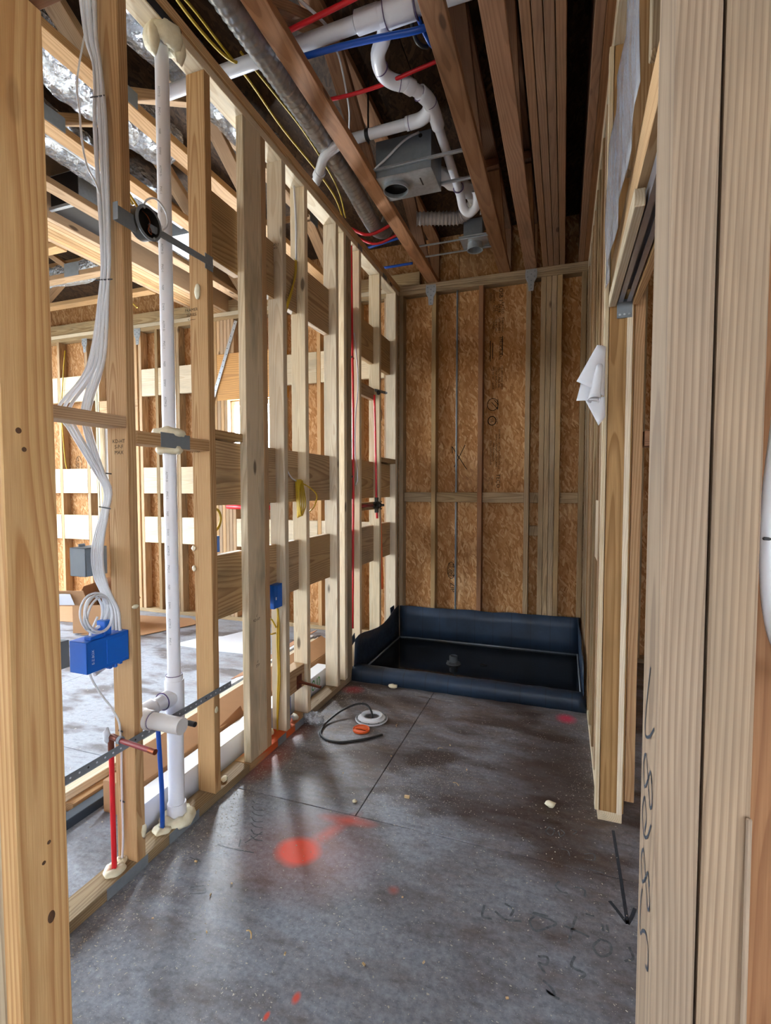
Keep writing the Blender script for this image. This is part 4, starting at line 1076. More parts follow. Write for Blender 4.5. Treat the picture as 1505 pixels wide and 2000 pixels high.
yc = thing('yellow_cable', 'yellow cable stapled down the pale stud from the blue box to the plate', 'cable', (-0.05, 2.28, 0.04))
tube('cable', [(-0.045, 2.270, 0.72), (-0.042, 2.274, 0.66), (-0.050, 2.279, 0.52), (-0.046, 2.280, 0.35), (-0.052, 2.279, 0.20), (-0.052, 2.276, 0.04)], 0.0048, 'cable_yellow', yc, n=8, smooth_pts=5)
tube('cable', [(-0.038, 2.272, 0.70), (-0.036, 2.276, 0.60), (-0.040, 2.279, 0.50), (-0.037, 2.280, 0.33), (-0.045, 2.279, 0.20), (-0.050, 2.276, 0.10)], 0.0045, 'cable_yellow', yc, n=8, smooth_pts=5)
tube('cable_loop', [(-0.050, 2.270, 0.60), (-0.075, 2.262, 0.645), (-0.095, 2.258, 0.62), (-0.098, 2.258, 0.585), (-0.080, 2.262, 0.565), (-0.055, 2.272, 0.57)], 0.0045, 'cable_yellow', yc, n=8, smooth_pts=5)
yl = thing('yellow_cable', 'hank of yellow cable hanging between studs above the blue box', 'cable', (-0.03, 2.45, 1.2))
for k in range(5):
    w = 0.020 + 0.008 * k
    c = (-0.025 + 0.008 * k, 2.455, 1.285)
    tube('cable_loop', [(c[0], c[1] - 0.01, c[2] + 0.10), (c[0] + 0.01, c[1] - w, c[2] + 0.02), (c[0] + 0.012, c[1] - w * 0.6, c[2] - 0.09), (c[0], c[1] + w * 0.3, c[2] - 0.105 + 0.006 * k), (c[0] - 0.006, c[1] + w, c[2] - 0.03), (c[0], c[1] + 0.004, c[2] + 0.095)], 0.0042, 'cable_yellow', yl, n=8, smooth_pts=5)
tube('feed_cable', [(-0.03, 2.325, 1.475), (-0.022, 2.385, 1.40), (-0.02, 2.45, 1.375)], 0.0042, 'cable_white', yl, n=8, smooth_pts=5)
tube('cable_end', [(-0.02, 2.455, 1.375), (0.0, 2.53, 1.35), (0.012, 2.62, 1.30), (0.008, 2.60, 1.235), (0.0, 2.55, 1.20)], 0.0042, 'cable_yellow', yl, n=8, smooth_pts=5)
yu = thing('yellow_cable', 'yellow and white cable stapled down the upper fourth stud', 'cable', (-0.04, 2.44, 2.3))
tube('cable', [(-0.055, 2.505, 3.0), (-0.046, 2.508, 2.80), (-0.045, 2.505, 2.60)], 0.0058, 'cable_white', yu, n=8, smooth_pts=4)
tube('cable', [(-0.045, 2.505, 2.61), (-0.040, 2.490, 2.52), (-0.028, 2.42, 2.40), (-0.018, 2.350, 2.29), (-0.05, 2.33, 2.10)], 0.0045, 'cable_yellow', yu, n=8, smooth_pts=5)
tube('cable', [(-0.052, 2.506, 2.61), (-0.046, 2.492, 2.52), (-0.034, 2.43, 2.39), (-0.03, 2.355, 2.25), (-0.06, 2.33, 2.10)], 0.0045, 'cable_yellow', yu, n=8, smooth_pts=5)
yv = thing('yellow_cable', 'yellow cable loop curling out beside the second stud', 'cable', (-0.07, 1.8, 1.16))
tube('cable_loop', [(-0.075, 1.755, 1.19), (-0.07, 1.79, 1.240), (-0.068, 1.83, 1.243), (-0.066, 1.850, 1.21), (-0.068, 1.838, 1.165), (-0.072, 1.80, 1.145), (-0.078, 1.755, 1.15)], 0.0058, 'cable_yellow', yv, n=8, smooth_pts=5)

# ------------------------------------------------------------------ round fixture box on its bar hanger
rb = thing('fixture_box', 'round dark metal fixture box on a bar hanger between two studs', 'electrical box', (0.005, 1.383, 2.19))
panel('hanger_plate', (0.0008, 1.255, 2.195), (0.0028, 1.345, 2.250), 0, 'galv_dull', rb, bevel=0.0004)
panel('hanger_plate', (0.0008, 1.690, 2.222), (0.0028, 1.738, 2.282), 0, 'galv_dull', rb, bevel=0.0004)
panel('hanger_flange', (0.0008, 1.254, 2.195), (0.022, 1.2560, 2.250), 1, 'galv_dull', rb, bevel=0.0004)
bar('hanger_bar', (0.0045, 1.40, 2.242), (0.0045, 1.735, 2.252), 0.003, 0.026, 'galv_dull', rb)
bar('hanger_bar', (0.0075, 1.42, 2.243), (0.0075, 1.62, 2.249), 0.003, 0.022, 'galv_dull', rb)
body = lathe('box_shell', [(0.0, -0.036), (0.048, -0.036), (0.052, -0.032), (0.052, 0.004), (0.055, 0.006), (0.055, 0.010), (0.047, 0.010), (0.046, -0.030), (0.0, -0.030)], 'valve', rb, (0.008, 1.387, 2.246), (1, 0, 0), 32)
lathe('rim_ring', [(0.047, 0), (0.056, 0), (0.057, 0.004), (0.047, 0.005)], 'galv_dull', body, (0.014, 1.387, 2.246), (1, 0, 0), 32)
tube('ground_wire', [(0.0, 1.375, 2.285), (0.012, 1.385, 2.27), (0.016, 1.393, 2.25), (0.012, 1.388, 2.225), (0.016, 1.398, 2.212), (0.01, 1.402, 2.23), (0.0, 1.40, 2.25)], 0.0016, 'copper', body, n=6, smooth_pts=5)
for dz in (-0.042, 0.042): lathe('screw', [(0, 0.003), (0.004, 0.002), (0.005, 0)], 'galv', body, (0.0185, 1.387 - dz * 0.5, 2.246 + dz), (1, 0, 0), 8)
for dy in (-0.014, 0.008):
    tube('yellow_feed', [(-0.02, 1.372 + dy, 2.298), (-0.045, 1.34 + dy, 2.36), (-0.07, 1.30 + dy, 2.46)], 0.0042, 'cable_yellow', rb, n=8, smooth_pts=4)
tube('white_feed', [(-0.01, 1.39, 2.298), (0.0, 1.395, 2.33), (0.012, 1.425, 2.348), (0.018, 1.462, 2.325), (0.016, 1.472, 2.28), (0.006, 1.445, 2.245)], 0.0032, 'cable_white', rb, n=8, smooth_pts=5)

# ------------------------------------------------------------------ copper stub-out block near the floor
cs = thing('stub_out_pipe', 'short copper stub-out with a square plate on the low block', 'pipe', (-0.018, 2.43, 0.245))
pipe('pipe_run', (-0.018, 2.452, 0.245), (0.118, 2.452, 0.232), 0.0075, 'rust', cs)
panel('wall_plate', (-0.019, 2.425, 0.210), (-0.015, 2.478, 0.285), 0, 'rust', cs, bevel=0.001)
hub('pipe_collar', (-0.006, 2.452, 0.244), (1, 0, -0.1), 0.009, 0.018, 'rust', cs)

# ------------------------------------------------------------------ shower rough-in on the far studs
sv = thing('shower_valve', 'dark brass shower valve with red and orange supply pipes', 'valve', (-0.03, 3.72, 1.18))
lathe('valve_body', [(0, -0.03), (0.026, -0.03), (0.030, -0.02), (0.030, 0.012), (0.022, 0.016), (0.018, 0.03), (0.010, 0.034), (0.009, 0.055), (0, 0.055)], 'valve', sv, (-0.012, 3.700, 1.205), (1, 0, 0), 18)
bar('valve_arm', (-0.02, 3.62, 1.205), (-0.02, 3.78, 1.205), 0.024, 0.026, 'valve', sv)
bar('valve_arm', (-0.02, 3.70, 1.145), (-0.02, 3.70, 1.265), 0.026, 0.026, 'valve', sv, up=(0, 1, 0))
for p in ((-0.004, 3.66, 1.23), (-0.004, 3.74, 1.23), (-0.004, 3.66, 1.18), (-0.004, 3.74, 1.175)): lathe('valve_bolt', [(0, 0.012), (0.006, 0.012), (0.007, 0)], 'valve', sv, p, (1, 0, 0), 8)
tube('orange_pipe', [(-0.012, 3.752, 1.15), (-0.010, 3.765, 0.95), (-0.010, 3.782, 0.72), (-0.008, 3.792, 0.52)], 0.0115, 'orange', sv, n=12, smooth_pts=4)
tube('cold_pipe', [(-0.02, 3.712, 1.10), (-0.02, 3.700, 1.20), (-0.02, 3.686, 1.50), (-0.02, 3.672, 1.80), (-0.02, 3.655, 2.06)], 0.0082, 'pex_red', sv, n=12, smooth_pts=3)
tube('hot_pipe', [(-0.03, 3.36, 1.205), (-0.03, 3.50, 1.205), (-0.025, 3.63, 1.205)], 0.014, 'pex_dark', sv, n=12)
sh_ = thing('shower_arm_bracket', 'grey steel shower arm bracket across the far studs', 'bracket', (0.002, 3.62, 2.06))
bar('bracket_bar', (0.004, 3.60, 2.085), (0.004, 3.86, 2.110), 0.003, 0.022, 'galv_dull', sh_)
lathe('drop_ear', [(0, 0), (0.016, 0), (0.018, 0.012), (0.012, 0.022), (0, 0.022)], 'valve', sh_, (0.004, 3.655, 2.075), (1, 0, 0), 14)
lathe('end_bolt', [(0, 0.01), (0.008, 0.01), (0.010, 0)], 'galv_dull', sh_, (0.005, 3.85, 2.108), (1, 0, 0), 10)
rp = thing('water_pipe', 'long red water pipe running the full height beside the shower studs', 'pipe', (-0.03, 3.26, 0.4))
tube('tubing', [(-0.03, 3.235, H - 0.05), (-0.028, 3.240, 2.5), (-0.026, 3.252, 1.9), (-0.026, 3.250, 1.3), (-0.028, 3.245, 0.8), (-0.03, 3.240, 0.34)], 0.0085, 'pex_red', rp, n=12, smooth_pts=4)
for z in (2.25, 1.42): bar('pipe_clip', (-0.03, 3.232, z), (-0.03, 3.272, z - 0.004), 0.012, 0.012, 'tie', rp)
wl = thing('white_cable', 'thin white cable looping beside the tall red pipe', 'cable', (-0.02, 3.27, 1.5))
tube('cable', [(-0.022, 3.262, 2.42), (-0.014, 3.282, 2.28), (-0.006, 3.294, 2.12), (-0.008, 3.286, 1.98), (-0.016, 3.272, 1.86), (-0.02, 3.270, 1.60), (-0.012, 3.285, 1.48), (-0.012, 3.290, 1.40), (-0.018, 3.275, 1.36)], 0.0045, 'cable_white', wl, n=8, smooth_pts=5)

# grade stamps on the lumber
def grade(lines, size, at, ux, uy, sq=1.0):
    at = Vector(at)
    for i, tx in enumerate(lines):
        lettering('grade_stamp', tx, size, 'ink', wall_left, at - Vector(uy) * (i * size * 1.05), ux, uy, lift=0.0006, squeeze=sq)
grade(('KD-HT', 'S-P-F', 'MAX'), 0.018, (-0.037, 1.29, 1.494), XP, ZU)
grade(('FRAMER', 'SERIES', '<-----'), 0.018, (-0.08, 1.703, 2.068), XP, ZU)
grade(('KD MAX',), 0.014, (-0.074, 1.703, 1.489), XP, ZU)
grade(('//', 'KD-HT'), 0.018, (0, 2.02, 0.728), (0, 1, 0), ZU)
grade(('//', 'SYP'), 0.018, (0, 2.024, 0.505), (0, 1, 0), ZU)
grade(('NO 2', 'KD'), 0.016, (-0.039, 2.285, 2.585), XP, ZU)

# ------------------------------------------------------------------ pipes, ducts and fittings between the ceiling trusses
sd = thing('spiral_duct', 'silver corrugated spiral duct running along the ceiling beside the left partition', 'duct', (0.13, 1.6, 3.2))
dp = catmull([(0.118, 0.6, 3.21), (0.122, 1.2, 3.208), (0.126, 1.68, 3.205), (0.132, 2.03, 3.20), (0.128, 2.40, 3.205), (0.115, 2.85, 3.205), (0.085, 3.25, 3.20), (0.070, 3.46, 3.21), (0.085, 3.60, 3.26), (0.10, 3.66, 3.36)], 30)
tube('duct_hose', dp, 0.052, 'duct', sd, n=20, rfun=lambda t, i: 0.052 + (0.0030, 0.0010, -0.0030)[i % 3])

main = thing('drain_pipe', 'large white drain pipe crossing the ceiling from the partition to the right', 'pipe', (0.3, 1.962, 3.2))
pipe('pipe_run', (-0.44, 1.963, 3.200), (0.545, 1.960, 3.222), 0.030, 'pvc', main)
hub('coupling', (0.60, 1.960, 3.225), (1, 0, 0.02), 0.0345, 0.10, parent=main)
pipe('wide_pipe', (0.62, 1.960, 3.225), (1.18, 1.975, 3.235), 0.0405, 'pvc', main)
hub('wye_socket', (0.735, 1.962, 3.228), (1, 0, 0.02), 0.044, 0.12, parent=main)
for x in (0.55, 0.675, 0.80): lathe('primer_ring', [(0.040, 0), (0.0545, 0), (0.0545, 0.003), (0.040, 0.003)] if x > 0.6 else [(0.028, 0), (0.0418, 0), (0.0418, 0.003), (0.028, 0.003)], 'primer', main, (x, 1.961, 3.226), (1, 0, 0.02))

br = thing('branch_drain', 'white branch drain with elbows dropping from the large drain to a trap', 'pipe', (0.7, 2.4, 3.2))
tube('upper_bend', [(0.655, 2.00, 3.235), (0.640, 2.04, 3.215), (0.590, 2.10, 3.20), (0.575, 2.19, 3.20), (0.605, 2.255, 3.20), (0.665, 2.295, 3.20)], 0.0315, 'pvc', br, n=18, smooth_pts=5)
pipe('link_pipe', (0.655, 2.288, 3.20), (0.715, 2.375, 3.20), 0.0270, 'pvc', br)
hub('elbow_socket', (0.667, 2.305, 3.20), (0.06, 0.09, 0), 0.0285, 0.045, parent=br)
wy = tube('wye_body', [(0.705, 2.355, 3.20), (0.730, 2.42, 3.20), (0.736, 2.50, 3.20), (0.734, 2.60, 3.20)], 0.0335, 'pvc', br, n=18, smooth_pts=4)
tube('wye_arm', [(0.733, 2.45, 3.20), (0.70, 2.50, 3.20), (0.655, 2.527, 3.20), (0.585, 2.532, 3.20)], 0.0325, 'pvc', wy, n=18, smooth_pts=4)
pipe('long_run', (0.734, 2.58, 3.20), (0.728, 3.20, 3.195), 0.0245, 'pvc', br)
for p, ax in (((0.700, 2.36, 3.20), (0.05, 0.09, 0)), ((0.734, 2.43, 3.20), (0, 1, 0)), ((0.600, 2.532, 3.20), (1, 0, 0)), ((0.729, 3.15, 3.196), (0, 1, 0)), ((0.578, 2.17, 3.20), (0.1, 1, 0)), ((0.63, 2.275, 3.20), (0.8, 0.5, 0))):
    q = Vector(ax).normalized()
    lathe('primer_ring', [(0.026, 0), (0.0338, 0), (0.0338, 0.003), (0.026, 0.003)], 'primer', br, Vector(p), q)
hub('trap_socket', (0.729, 3.18, 3.196), (0, 1, 0), 0.0245, 0.06, parent=br)
tube('trap_bend', [(0.729, 3.19, 3.196), (0.728, 3.24, 3.18), (0.735, 3.285, 3.14), (0.770, 3.305, 3.115), (0.815, 3.285, 3.13), (0.830, 3.25, 3.17), (0.825, 3.22, 3.20)], 0.0270, 'pvc', br, n=18, smooth_pts=5)
pipe('cross_run', (0.61, 2.532, 3.20), (0.215, 2.522, 3.185), 0.0265, 'pvc', br)
tube('drop_elbow', [(0.235, 2.523, 3.186), (0.175, 2.525, 3.165), (0.10, 2.56, 3.15), (0.02, 2.66, 3.14), (-0.03, 2.72, 3.14)], 0.0265, 'pvc', br, n=16, smooth_pts=5)
hub('drop_socket', (0.02, 2.66, 3.14), (-0.7, 0.7, 0), 0.0265, 0.05, parent=br)
bar('pipe_hanger', (0.375, 2.53, 3.15), (0.375, 2.53, 3.47), 0.022, 0.002, 'tie', br, up=(1, 0, 0))
lathe('hanger_loop', [(0.0265, 0), (0.0285, 0), (0.0285, 0.022), (0.0265, 0.022)], 'tie', br, (0.385, 2.527, 3.192), (-1, 0, 0))

fan = thing('exhaust_fan', 'galvanised exhaust fan housing with a round black outlet hung between trusses', 'fan housing', (0.49, 2.84, 3.08))
fx0, fx1, fy0, fy1, fz0, fz1 = 0.345, 0.665, 2.725, 2.965, 3.085, 3.285
holed_plate('bottom_plate', fx0, fx1, fy0, fy1, fz0, (0.425, 2.845), 0.070, 'galv', fan)
panel('side_plate', (fx0, fy0, fz0), (fx1, fy0 + 0.002, fz1), 1, 'galv_dull', fan)
panel('side_plate', (fx0, fy1 - 0.002, fz0), (fx1, fy1, fz1), 1, 'galv_dull', fan)
panel('end_plate', (fx0, fy0, fz0), (fx0 + 0.002, fy1, fz1), 0, 'galv_dull', fan)
panel('end_plate', (fx1 - 0.002, fy0, fz0), (fx1, fy1, fz1), 0, 'galv_dull', fan)
panel('top_plate', (fx0, fy0, fz1 - 0.002), (fx1, fy1, fz1), 2, 'galv_dull', fan)
lathe('outlet_collar', [(0.070, 0.004), (0.072, 0.004), (0.074, 0.0), (0.074, -0.020), (0.069, -0.020), (0.068, 0.0), (0.070, 0.004)], 'galv', fan, (0.425, 2.845, fz0), (0, 0, 1), 28)
lathe('outlet_shade_disc', [(0, 0), (0.10, 0), (0.10, 0.001), (0, 0.001)], 'ink', fan, (0.425, 2.845, fz0 + 0.010), (0, 0, 1), 28)  # black disc that paints the shade inside the outlet opening
panel('slot', (0.578, 2.80, fz0 - 0.0008), (0.586, 2.87, fz0), 2, 'black', fan, bevel=0)
for yb in (2.735, 3.03 - 0.05):
    bar('mounting_bar', (0.325, yb - 0.02, 3.125), (0.855, yb - 0.02, 3.128), 0.018, 0.014, 'galv', fan)
tube('feed_cable', [(0.60, 2.715, 3.275), (0.52, 2.70, 3.24), (0.42, 2.70, 3.17), (0.345, 2.71, 3.13)], 0.006, 'cable_white', fan, n=8, smooth_pts=5)
lathe('cable_hole', [(0, 0), (0.011, 0), (0.011, 0.001), (0, 0.001)], 'black', fan, (0.605, 2.7245, 3.262), (0, -1, 0), 14)

fl_ = thing('flex_duct', 'ribbed grey flexible duct curving behind the fan housing', 'duct', (0.5, 3.5, 3.25))
fp = catmull([(0.36, 3.50, 3.245), (0.46, 3.53, 3.245), (0.56, 3.565, 3.245), (0.655, 3.59, 3.25), (0.74, 3.54, 3.27), (0.79, 3.42, 3.26), (0.76, 3.28, 3.25), (0.68, 3.15, 3.245), (0.60, 3.00, 3.24)], 12)
tube('duct_hose', fp, 0.042, 'pvc_stub', fl_, n=16, rfun=lambda t, i: (0.040 if i % 3 else 0.047) if t < 0.42 else 0.046 + 0.003 * math.sin(i))
for k in range(14):
    p = Vector(fp[3 * k]); 
    lathe('wire_rib', [(0.0475, 0), (0.0500, 0.0012), (0.0475, 0.0024)], 'galv', fl_, p, (Vector(fp[3 * k + 1]) - p).normalized(), 20)
cn = thing('can_light', 'small galvanised can light housing on bar hangers near the shower', 'light housing', (0.74, 3.72, 3.08))
panel('junction_box', (0.665, 3.655, 3.145), (0.80, 3.73, 3.26), 1, 'galv_dull', cn)
panel('mount_plate', (0.64, 3.60, 3.118), (0.835, 3.80, 3.121), 2, 'galv', cn)
lathe('can_shell', [(0.048, 0.03), (0.052, 0.03), (0.054, -0.045), (0.058, -0.047), (0.056, -0.049), (0.049, -0.045), (0.047, 0.03), (0, 0.03)], 'galv', cn, (0.735, 3.735, 3.118), (0, 0, 1), 24)
for yb in (3.625, 3.80):
    bar('hanger_bar', (0.345, yb, 3.112), (0.852, yb, 3.112), 0.012, 0.010, 'galv', cn)
tube('feed_cable', [(0.79, 3.63, 3.26), (0.80, 3.60, 3.32), (0.80, 3.56, 3.40)], 0.005, 'cable_white', cn, n=6, smooth_pts=3)

def pex(label, pts, mat, name='water_pipe', r=0.0105):
    t = tube(name, pts, r, mat, None, n=12, smooth_pts=5)
    return tag(t, label, 'pipe', 'supply pipes in the ceiling')
pex('red water pipe crossing the ceiling above the large white drain', [(0.20, 1.872, 3.19), (0.40, 1.855, 3.195), (0.62, 1.842, 3.21), (0.90, 1.835, 3.25)], 'pex_red')
pex('red water pipe bowed below the white branch drain elbows', [(0.25, 2.225, 3.18), (0.40, 2.235, 3.178), (0.56, 2.238, 3.185), (0.70, 2.240, 3.205), (0.86, 2.245, 3.23)], 'pex_red', r=0.0085)
pex('red water pipe under the far end of the spiral duct, nearer of two', [(-0.10, 3.362, 3.195), (0.05, 3.385, 3.134), (0.25, 3.40, 3.20)], 'pex_red')
pex('red water pipe under the far end of the spiral duct, farther of two', [(-0.10, 3.51, 3.195), (0.05, 3.53, 3.136), (0.25, 3.545, 3.20)], 'pex_red', r=0.009)
pex('blue water pipe strapped under the large white drain', [(0.27, 1.955, 3.158), (0.45, 1.965, 3.160), (0.62, 1.978, 3.158), (0.80, 2.00, 3.158), (0.86, 2.02, 3.19)], 'pex_blue', r=0.0125)
pex('blue water pipe looping down beside the second truss', [(0.79, 1.955, 3.27), (0.80, 1.985, 3.20), (0.812, 2.03, 3.175), (0.825, 2.08, 3.165), (0.83, 2.12, 3.18)], 'pex_blue', r=0.0085)
pex('blue water pipe across the ceiling behind the spiral duct end', [(-0.10, 3.695, 3.20), (0.02, 3.67, 3.20), (0.25, 3.65, 3.22)], 'pex_blue', r=0.009)
pex('blue water pipe stub in the far left ceiling corner', [(-0.09, 4.066, 3.20), (0.05, 4.064, 3.20), (0.165, 4.062, 3.20)], 'pex_blue')
pex('black pipe loop hanging beside the blue pipe by the second truss', [(0.765, 2.01, 3.22), (0.772, 2.05, 3.175), (0.79, 2.08, 3.165), (0.81, 2.10, 3.17)], 'black', r=0.0085)

wires = [('white cable hanging past the red pipe in the first truss bay', [(0.30, 1.70, 3.33), (0.345, 1.80, 3.27), (0.40, 1.90, 3.25), (0.405, 1.99, 3.28)], 'cable_white', 0.006),
         ('thin white cable dangling between drain and fan housing', [(0.43, 2.0, 3.20), (0.415, 2.09, 3.22), (0.385, 2.22, 3.20), (0.35, 2.34, 3.19), (0.30, 2.45, 3.18)], 'cable_white', 0.0042),
         ('yellow cable over the partition top plate beside the spiral duct', [(-0.02, 1.40, 3.20), (-0.05, 1.66, 3.20), (-0.03, 1.86, 3.19), (0.0, 1.95, 3.21), (0.045, 1.97, 3.22)], 'cable_yellow', 0.0062),
         ('yellow cable crossing near the start of the white drain', [(-0.08, 1.50, 3.25), (-0.06, 1.70, 3.26), (-0.045, 1.88, 3.24), (-0.05, 2.1, 3.25), (-0.060, 2.4, 3.24), (-0.03, 2.75, 3.21), (-0.01, 2.95, 3.16), (-0.02, 3.10, 3.09)], 'cable_yellow', 0.0055),
         ('long yellow cable beside the spiral duct toward the shower', [(0.0, 1.95, 3.26), (0.02, 2.20, 3.25), (0.035, 2.45, 3.24), (0.03, 2.75, 3.22), (0.015, 2.95, 3.19), (-0.01, 3.10, 3.12)], 'cable_yellow', 0.005),
         ('pair of yellow cables in the upper left truss bay, nearer of two', [(-0.50, 1.30, 3.30), (-0.545, 1.50, 3.25), (-0.60, 1.62, 3.24), (-0.655, 1.72, 3.24)], 'cable_yellow', 0.0075),
         ('pair of yellow cables in the upper left truss bay, farther of two', [(-0.47, 1.32, 3.30), (-0.520, 1.51, 3.25), (-0.580, 1.64, 3.24), (-0.635, 1.75, 3.24)], 'cable_yellow', 0.0075),
         ('yellow cable ends hanging below the far joists of the left room', [(-2.30, 3.45, 3.14), (-2.29, 3.47, 3.06), (-2.26, 3.49, 2.99), (-2.20, 3.50, 2.93)], 'cable_yellow', 0.006),
         ('yellow cable drooping below the joists at the far left', [(-3.25, 3.30, 3.14), (-3.26, 3.32, 3.05), (-3.25, 3.34, 2.98)], 'cable_yellow', 0.006)]
for lb, pts, mt, r in wires:
    tag(tube('ceiling_cable', pts, r, mt, None, n=8, smooth_pts=5), lb, 'cable', 'cables in the ceiling')

def foil_duct(label, pts, r, seed):
    p = catmull(pts, 12); base = p[0].copy()
    v, f = sweep(p, r, 20, True)
    out = []
    for q in v:
        k = noise.noise(q * 9 + Vector((seed, 0, 0))) * 0.022 + noise.noise(q * 26 + Vector((0, seed, 0))) * 0.010
        i = min(range(0, len(p), 3), key=lambda j: (p[j] - q).length); d = (q - p[i]); d = d.normalized() if d.length > 1e-6 else d
        out.append(q + d * k - base)
    o = link('foil_duct', mesh_from(out, f, 'foil_duct'), 'foil', None, base, smooth=True)
    return tag(o, label, 'duct', 'foil insulated ducts in the left ceiling')
foil_duct('crinkled silver foil duct beside the partition above the vent pipe', [(-0.27, 0.9, 3.27), (-0.30, 1.35, 3.265), (-0.33, 1.68, 3.285), (-0.335, 1.96, 3.345), (-0.33, 2.25, 3.33), (-0.30, 2.6, 3.32)], 0.100, 1)
foil_duct('crinkled silver foil duct between the first two left trusses', [(-0.75, 0.9, 3.28), (-0.77, 1.35, 3.265), (-0.79, 1.7, 3.25), (-0.80, 2.0, 3.26), (-0.79, 2.35, 3.30)], 0.120, 2)
foil_duct('crinkled silver foil duct between the second and third left trusses', [(-1.18, 1.2, 3.29), (-1.22, 1.7, 3.265), (-1.26, 2.05, 3.255), (-1.30, 2.4, 3.28), (-1.28, 2.7, 3.31)], 0.112, 3)
foil_duct('ribbed silver foil duct over the far joists of the left room', [(-3.5, 3.36, 3.27), (-3.1, 3.36, 3.25), (-2.75, 3.35, 3.24), (-2.3, 3.35, 3.27)], 0.085, 4)
foil_duct('silver foil duct beyond the big left beam', [(-1.62, 2.9, 3.28), (-1.64, 3.3, 3.26), (-1.62, 3.7, 3.27)], 0.085, 5)
pl = thing('duct_plenum', 'black open metal plenum box beside the big left beam', 'duct box', (-1.65, 2.55, 3.13))
panel('top_plate', (-1.772, 2.40, 3.34), (-1.53, 2.85, 3.343), 2, 'galv', pl)
panel('near_plate', (-1.772, 2.40, 3.13), (-1.53, 2.403, 3.34), 1, 'black', pl)
panel('side_plate', (-1.533, 2.40, 3.13), (-1.53, 2.85, 3.34), 0, 'galv', pl)
panel('bottom_plate', (-1.772, 2.40, 3.13), (-1.53, 2.85, 3.133), 2, 'black', pl)
bar('rolled_edge', (-1.772, 2.395, 3.13), (-1.53, 2.395, 3.13), 0.022, 0.022, 'galv', pl)
rg = thing('register_box', 'white metal register boot between the left trusses', 'duct box', (-1.23, 2.9, 3.1))
panel('boot_plate', (-1.38, 2.88, 3.10), (-1.08, 3.20, 3.103), 2, 'white_metal', rg)
panel('boot_side', (-1.38, 2.88, 3.10), (-1.08, 2.883, 3.20), 1, 'galv_dull', rg)
lathe('boot_collar', [(0.06, 0), (0.075, 0), (0.075, 0.08), (0.06, 0.08)], 'galv', rg, (-1.2, 3.08, 3.103), (0, 0, 1), 20)
pipe_w = tube('waste_pipe', [(-1.13, 1.9, 3.148), (-1.13, 2.4, 3.146), (-1.13, 2.86, 3.144)], 0.022, 'pvc', None, n=14)
tag(pipe_w, 'white plastic pipe along the left trusses behind the fixture box', 'pipe')

# ------------------------------------------------------------------ shower pan
pan = thing('shower_pan', 'dark blue rubber shower pan liner with rolled curb and standing water', 'shower pan', (0.76, 3.65, 0.0))
def wall_sheet(name, rows, thick=0.004, parent=pan): return sheet(name, rows, thick, 'liner', parent)
n = 24
rows = []
for t in (0.0, 0.35, 0.7, 1.0):
    rows.append([(0.018 + (1.508 - 0.018) * i / n, 4.185 - 0.010 * noise.noise(Vector((i * 0.5, t, 0))) * t, 0.012 + (0.285 + 0.012 * noise.noise(Vector((i * 0.35, 0, 3))) + 0.02 * i / n) * t) for i in range(n + 1)])
back = wall_sheet('back_flap', rows)
tops = [(4.185, 0.300), (4.05, 0.285), (3.93, 0.250), (3.80, 0.235), (3.66, 0.240), (3.50, 0.262), (3.36, 0.285), (3.24, 0.300), (3.17, 0.285)]
rows = []
for t in (0.0, 0.3, 0.65, 1.0):
    rows.append([(0.010 + 0.006 * math.sin(y * 6) * t + (0.010 * t if y < 3.3 else 0), y, 0.012 + (z - 0.012) * t) for y, z in reversed(tops)])
wall_sheet('left_flap', rows)
rows = []
for t in (0.0, 0.3, 0.65, 1.0):
    rows.append([(1.512 - 0.004 - 0.006 * t * (1 + math.sin(i)), 3.17 + (4.185 - 3.17) * i / 8, 0.012 + (0.285 + 0.02 * math.sin(i * 0.9)) * t) for i in range(9)])
wall_sheet('right_flap', rows)
prism('folded_corner', [(0, 0), (0.055, 0.012), (0.06, -0.05), (0.012, -0.085)], 0.004, 'liner', pan, (-0.03, 4.06, 0.30), axes_rot(Vector((0.3, 1, 0)).normalized(), Vector((0, 0, 1)), Vector((1, -0.3, 0)).normalized()))
prism('folded_corner', [(0, 0), (0.06, 0.02), (0.07, -0.04), (0.01, -0.06)], 0.004, 'liner', pan, (-0.02, 3.19, 0.285), axes_rot(Vector((0, 1, 0)), Vector((0, 0, 1)), Vector((1, 0, 0))))
# rolled curb: rounded section swept along x
prof = []
for a in range(0, 181, 15):
    prof.append((0.058 * math.cos(math.radians(a)), 0.052 + 0.046 * math.sin(math.radians(a)) ** 0.8))
sec = [(0.058, 0.001)] + prof + [(-0.062, 0.001)]
rows = []
for i in range(31):
    x = 0.002 + (1.516 - 0.002) * i / 30
    rows.append([(x, 3.205 + p * (1 + 0.02 * math.sin(i * 1.3)) + 0.003 * math.sin(i * 2.1), max(0.001, z * (1 + 0.015 * math.sin(i * 0.8)))) for p, z in sec])
wall_sheet('curb_wrap', rows, 0.003)
panel('pan_floor', (0.012, 3.25, 0.001), (1.514, 4.19, 0.012), 2, 'liner', pan)
for seg in (((0.03, 4.172, 0.024), (1.50, 4.172, 0.024)), ((0.024, 3.30, 0.024), (0.024, 4.172, 0.024)), ((1.496, 3.30, 0.024), (1.496, 4.172, 0.024))):
    tube('seam_bead', seg, 0.007, 'galv_dull', pan, n=8)
panel('water_surface', (0.02, 3.262, 0.014), (1.504, 4.178, 0.020), 2, 'water', pan, bevel=0)
dr = lathe('drain_base', [(0, 0.012), (0.055, 0.012), (0.055, 0.022), (0.045, 0.032), (0.032, 0.036), (0.031, 0.078), (0.027, 0.082), (0.023, 0.080), (0.022, 0.05), (0, 0.05)], 'drain', pan, (0.612, 3.66, 0.0), (0, 0, 1), 20)
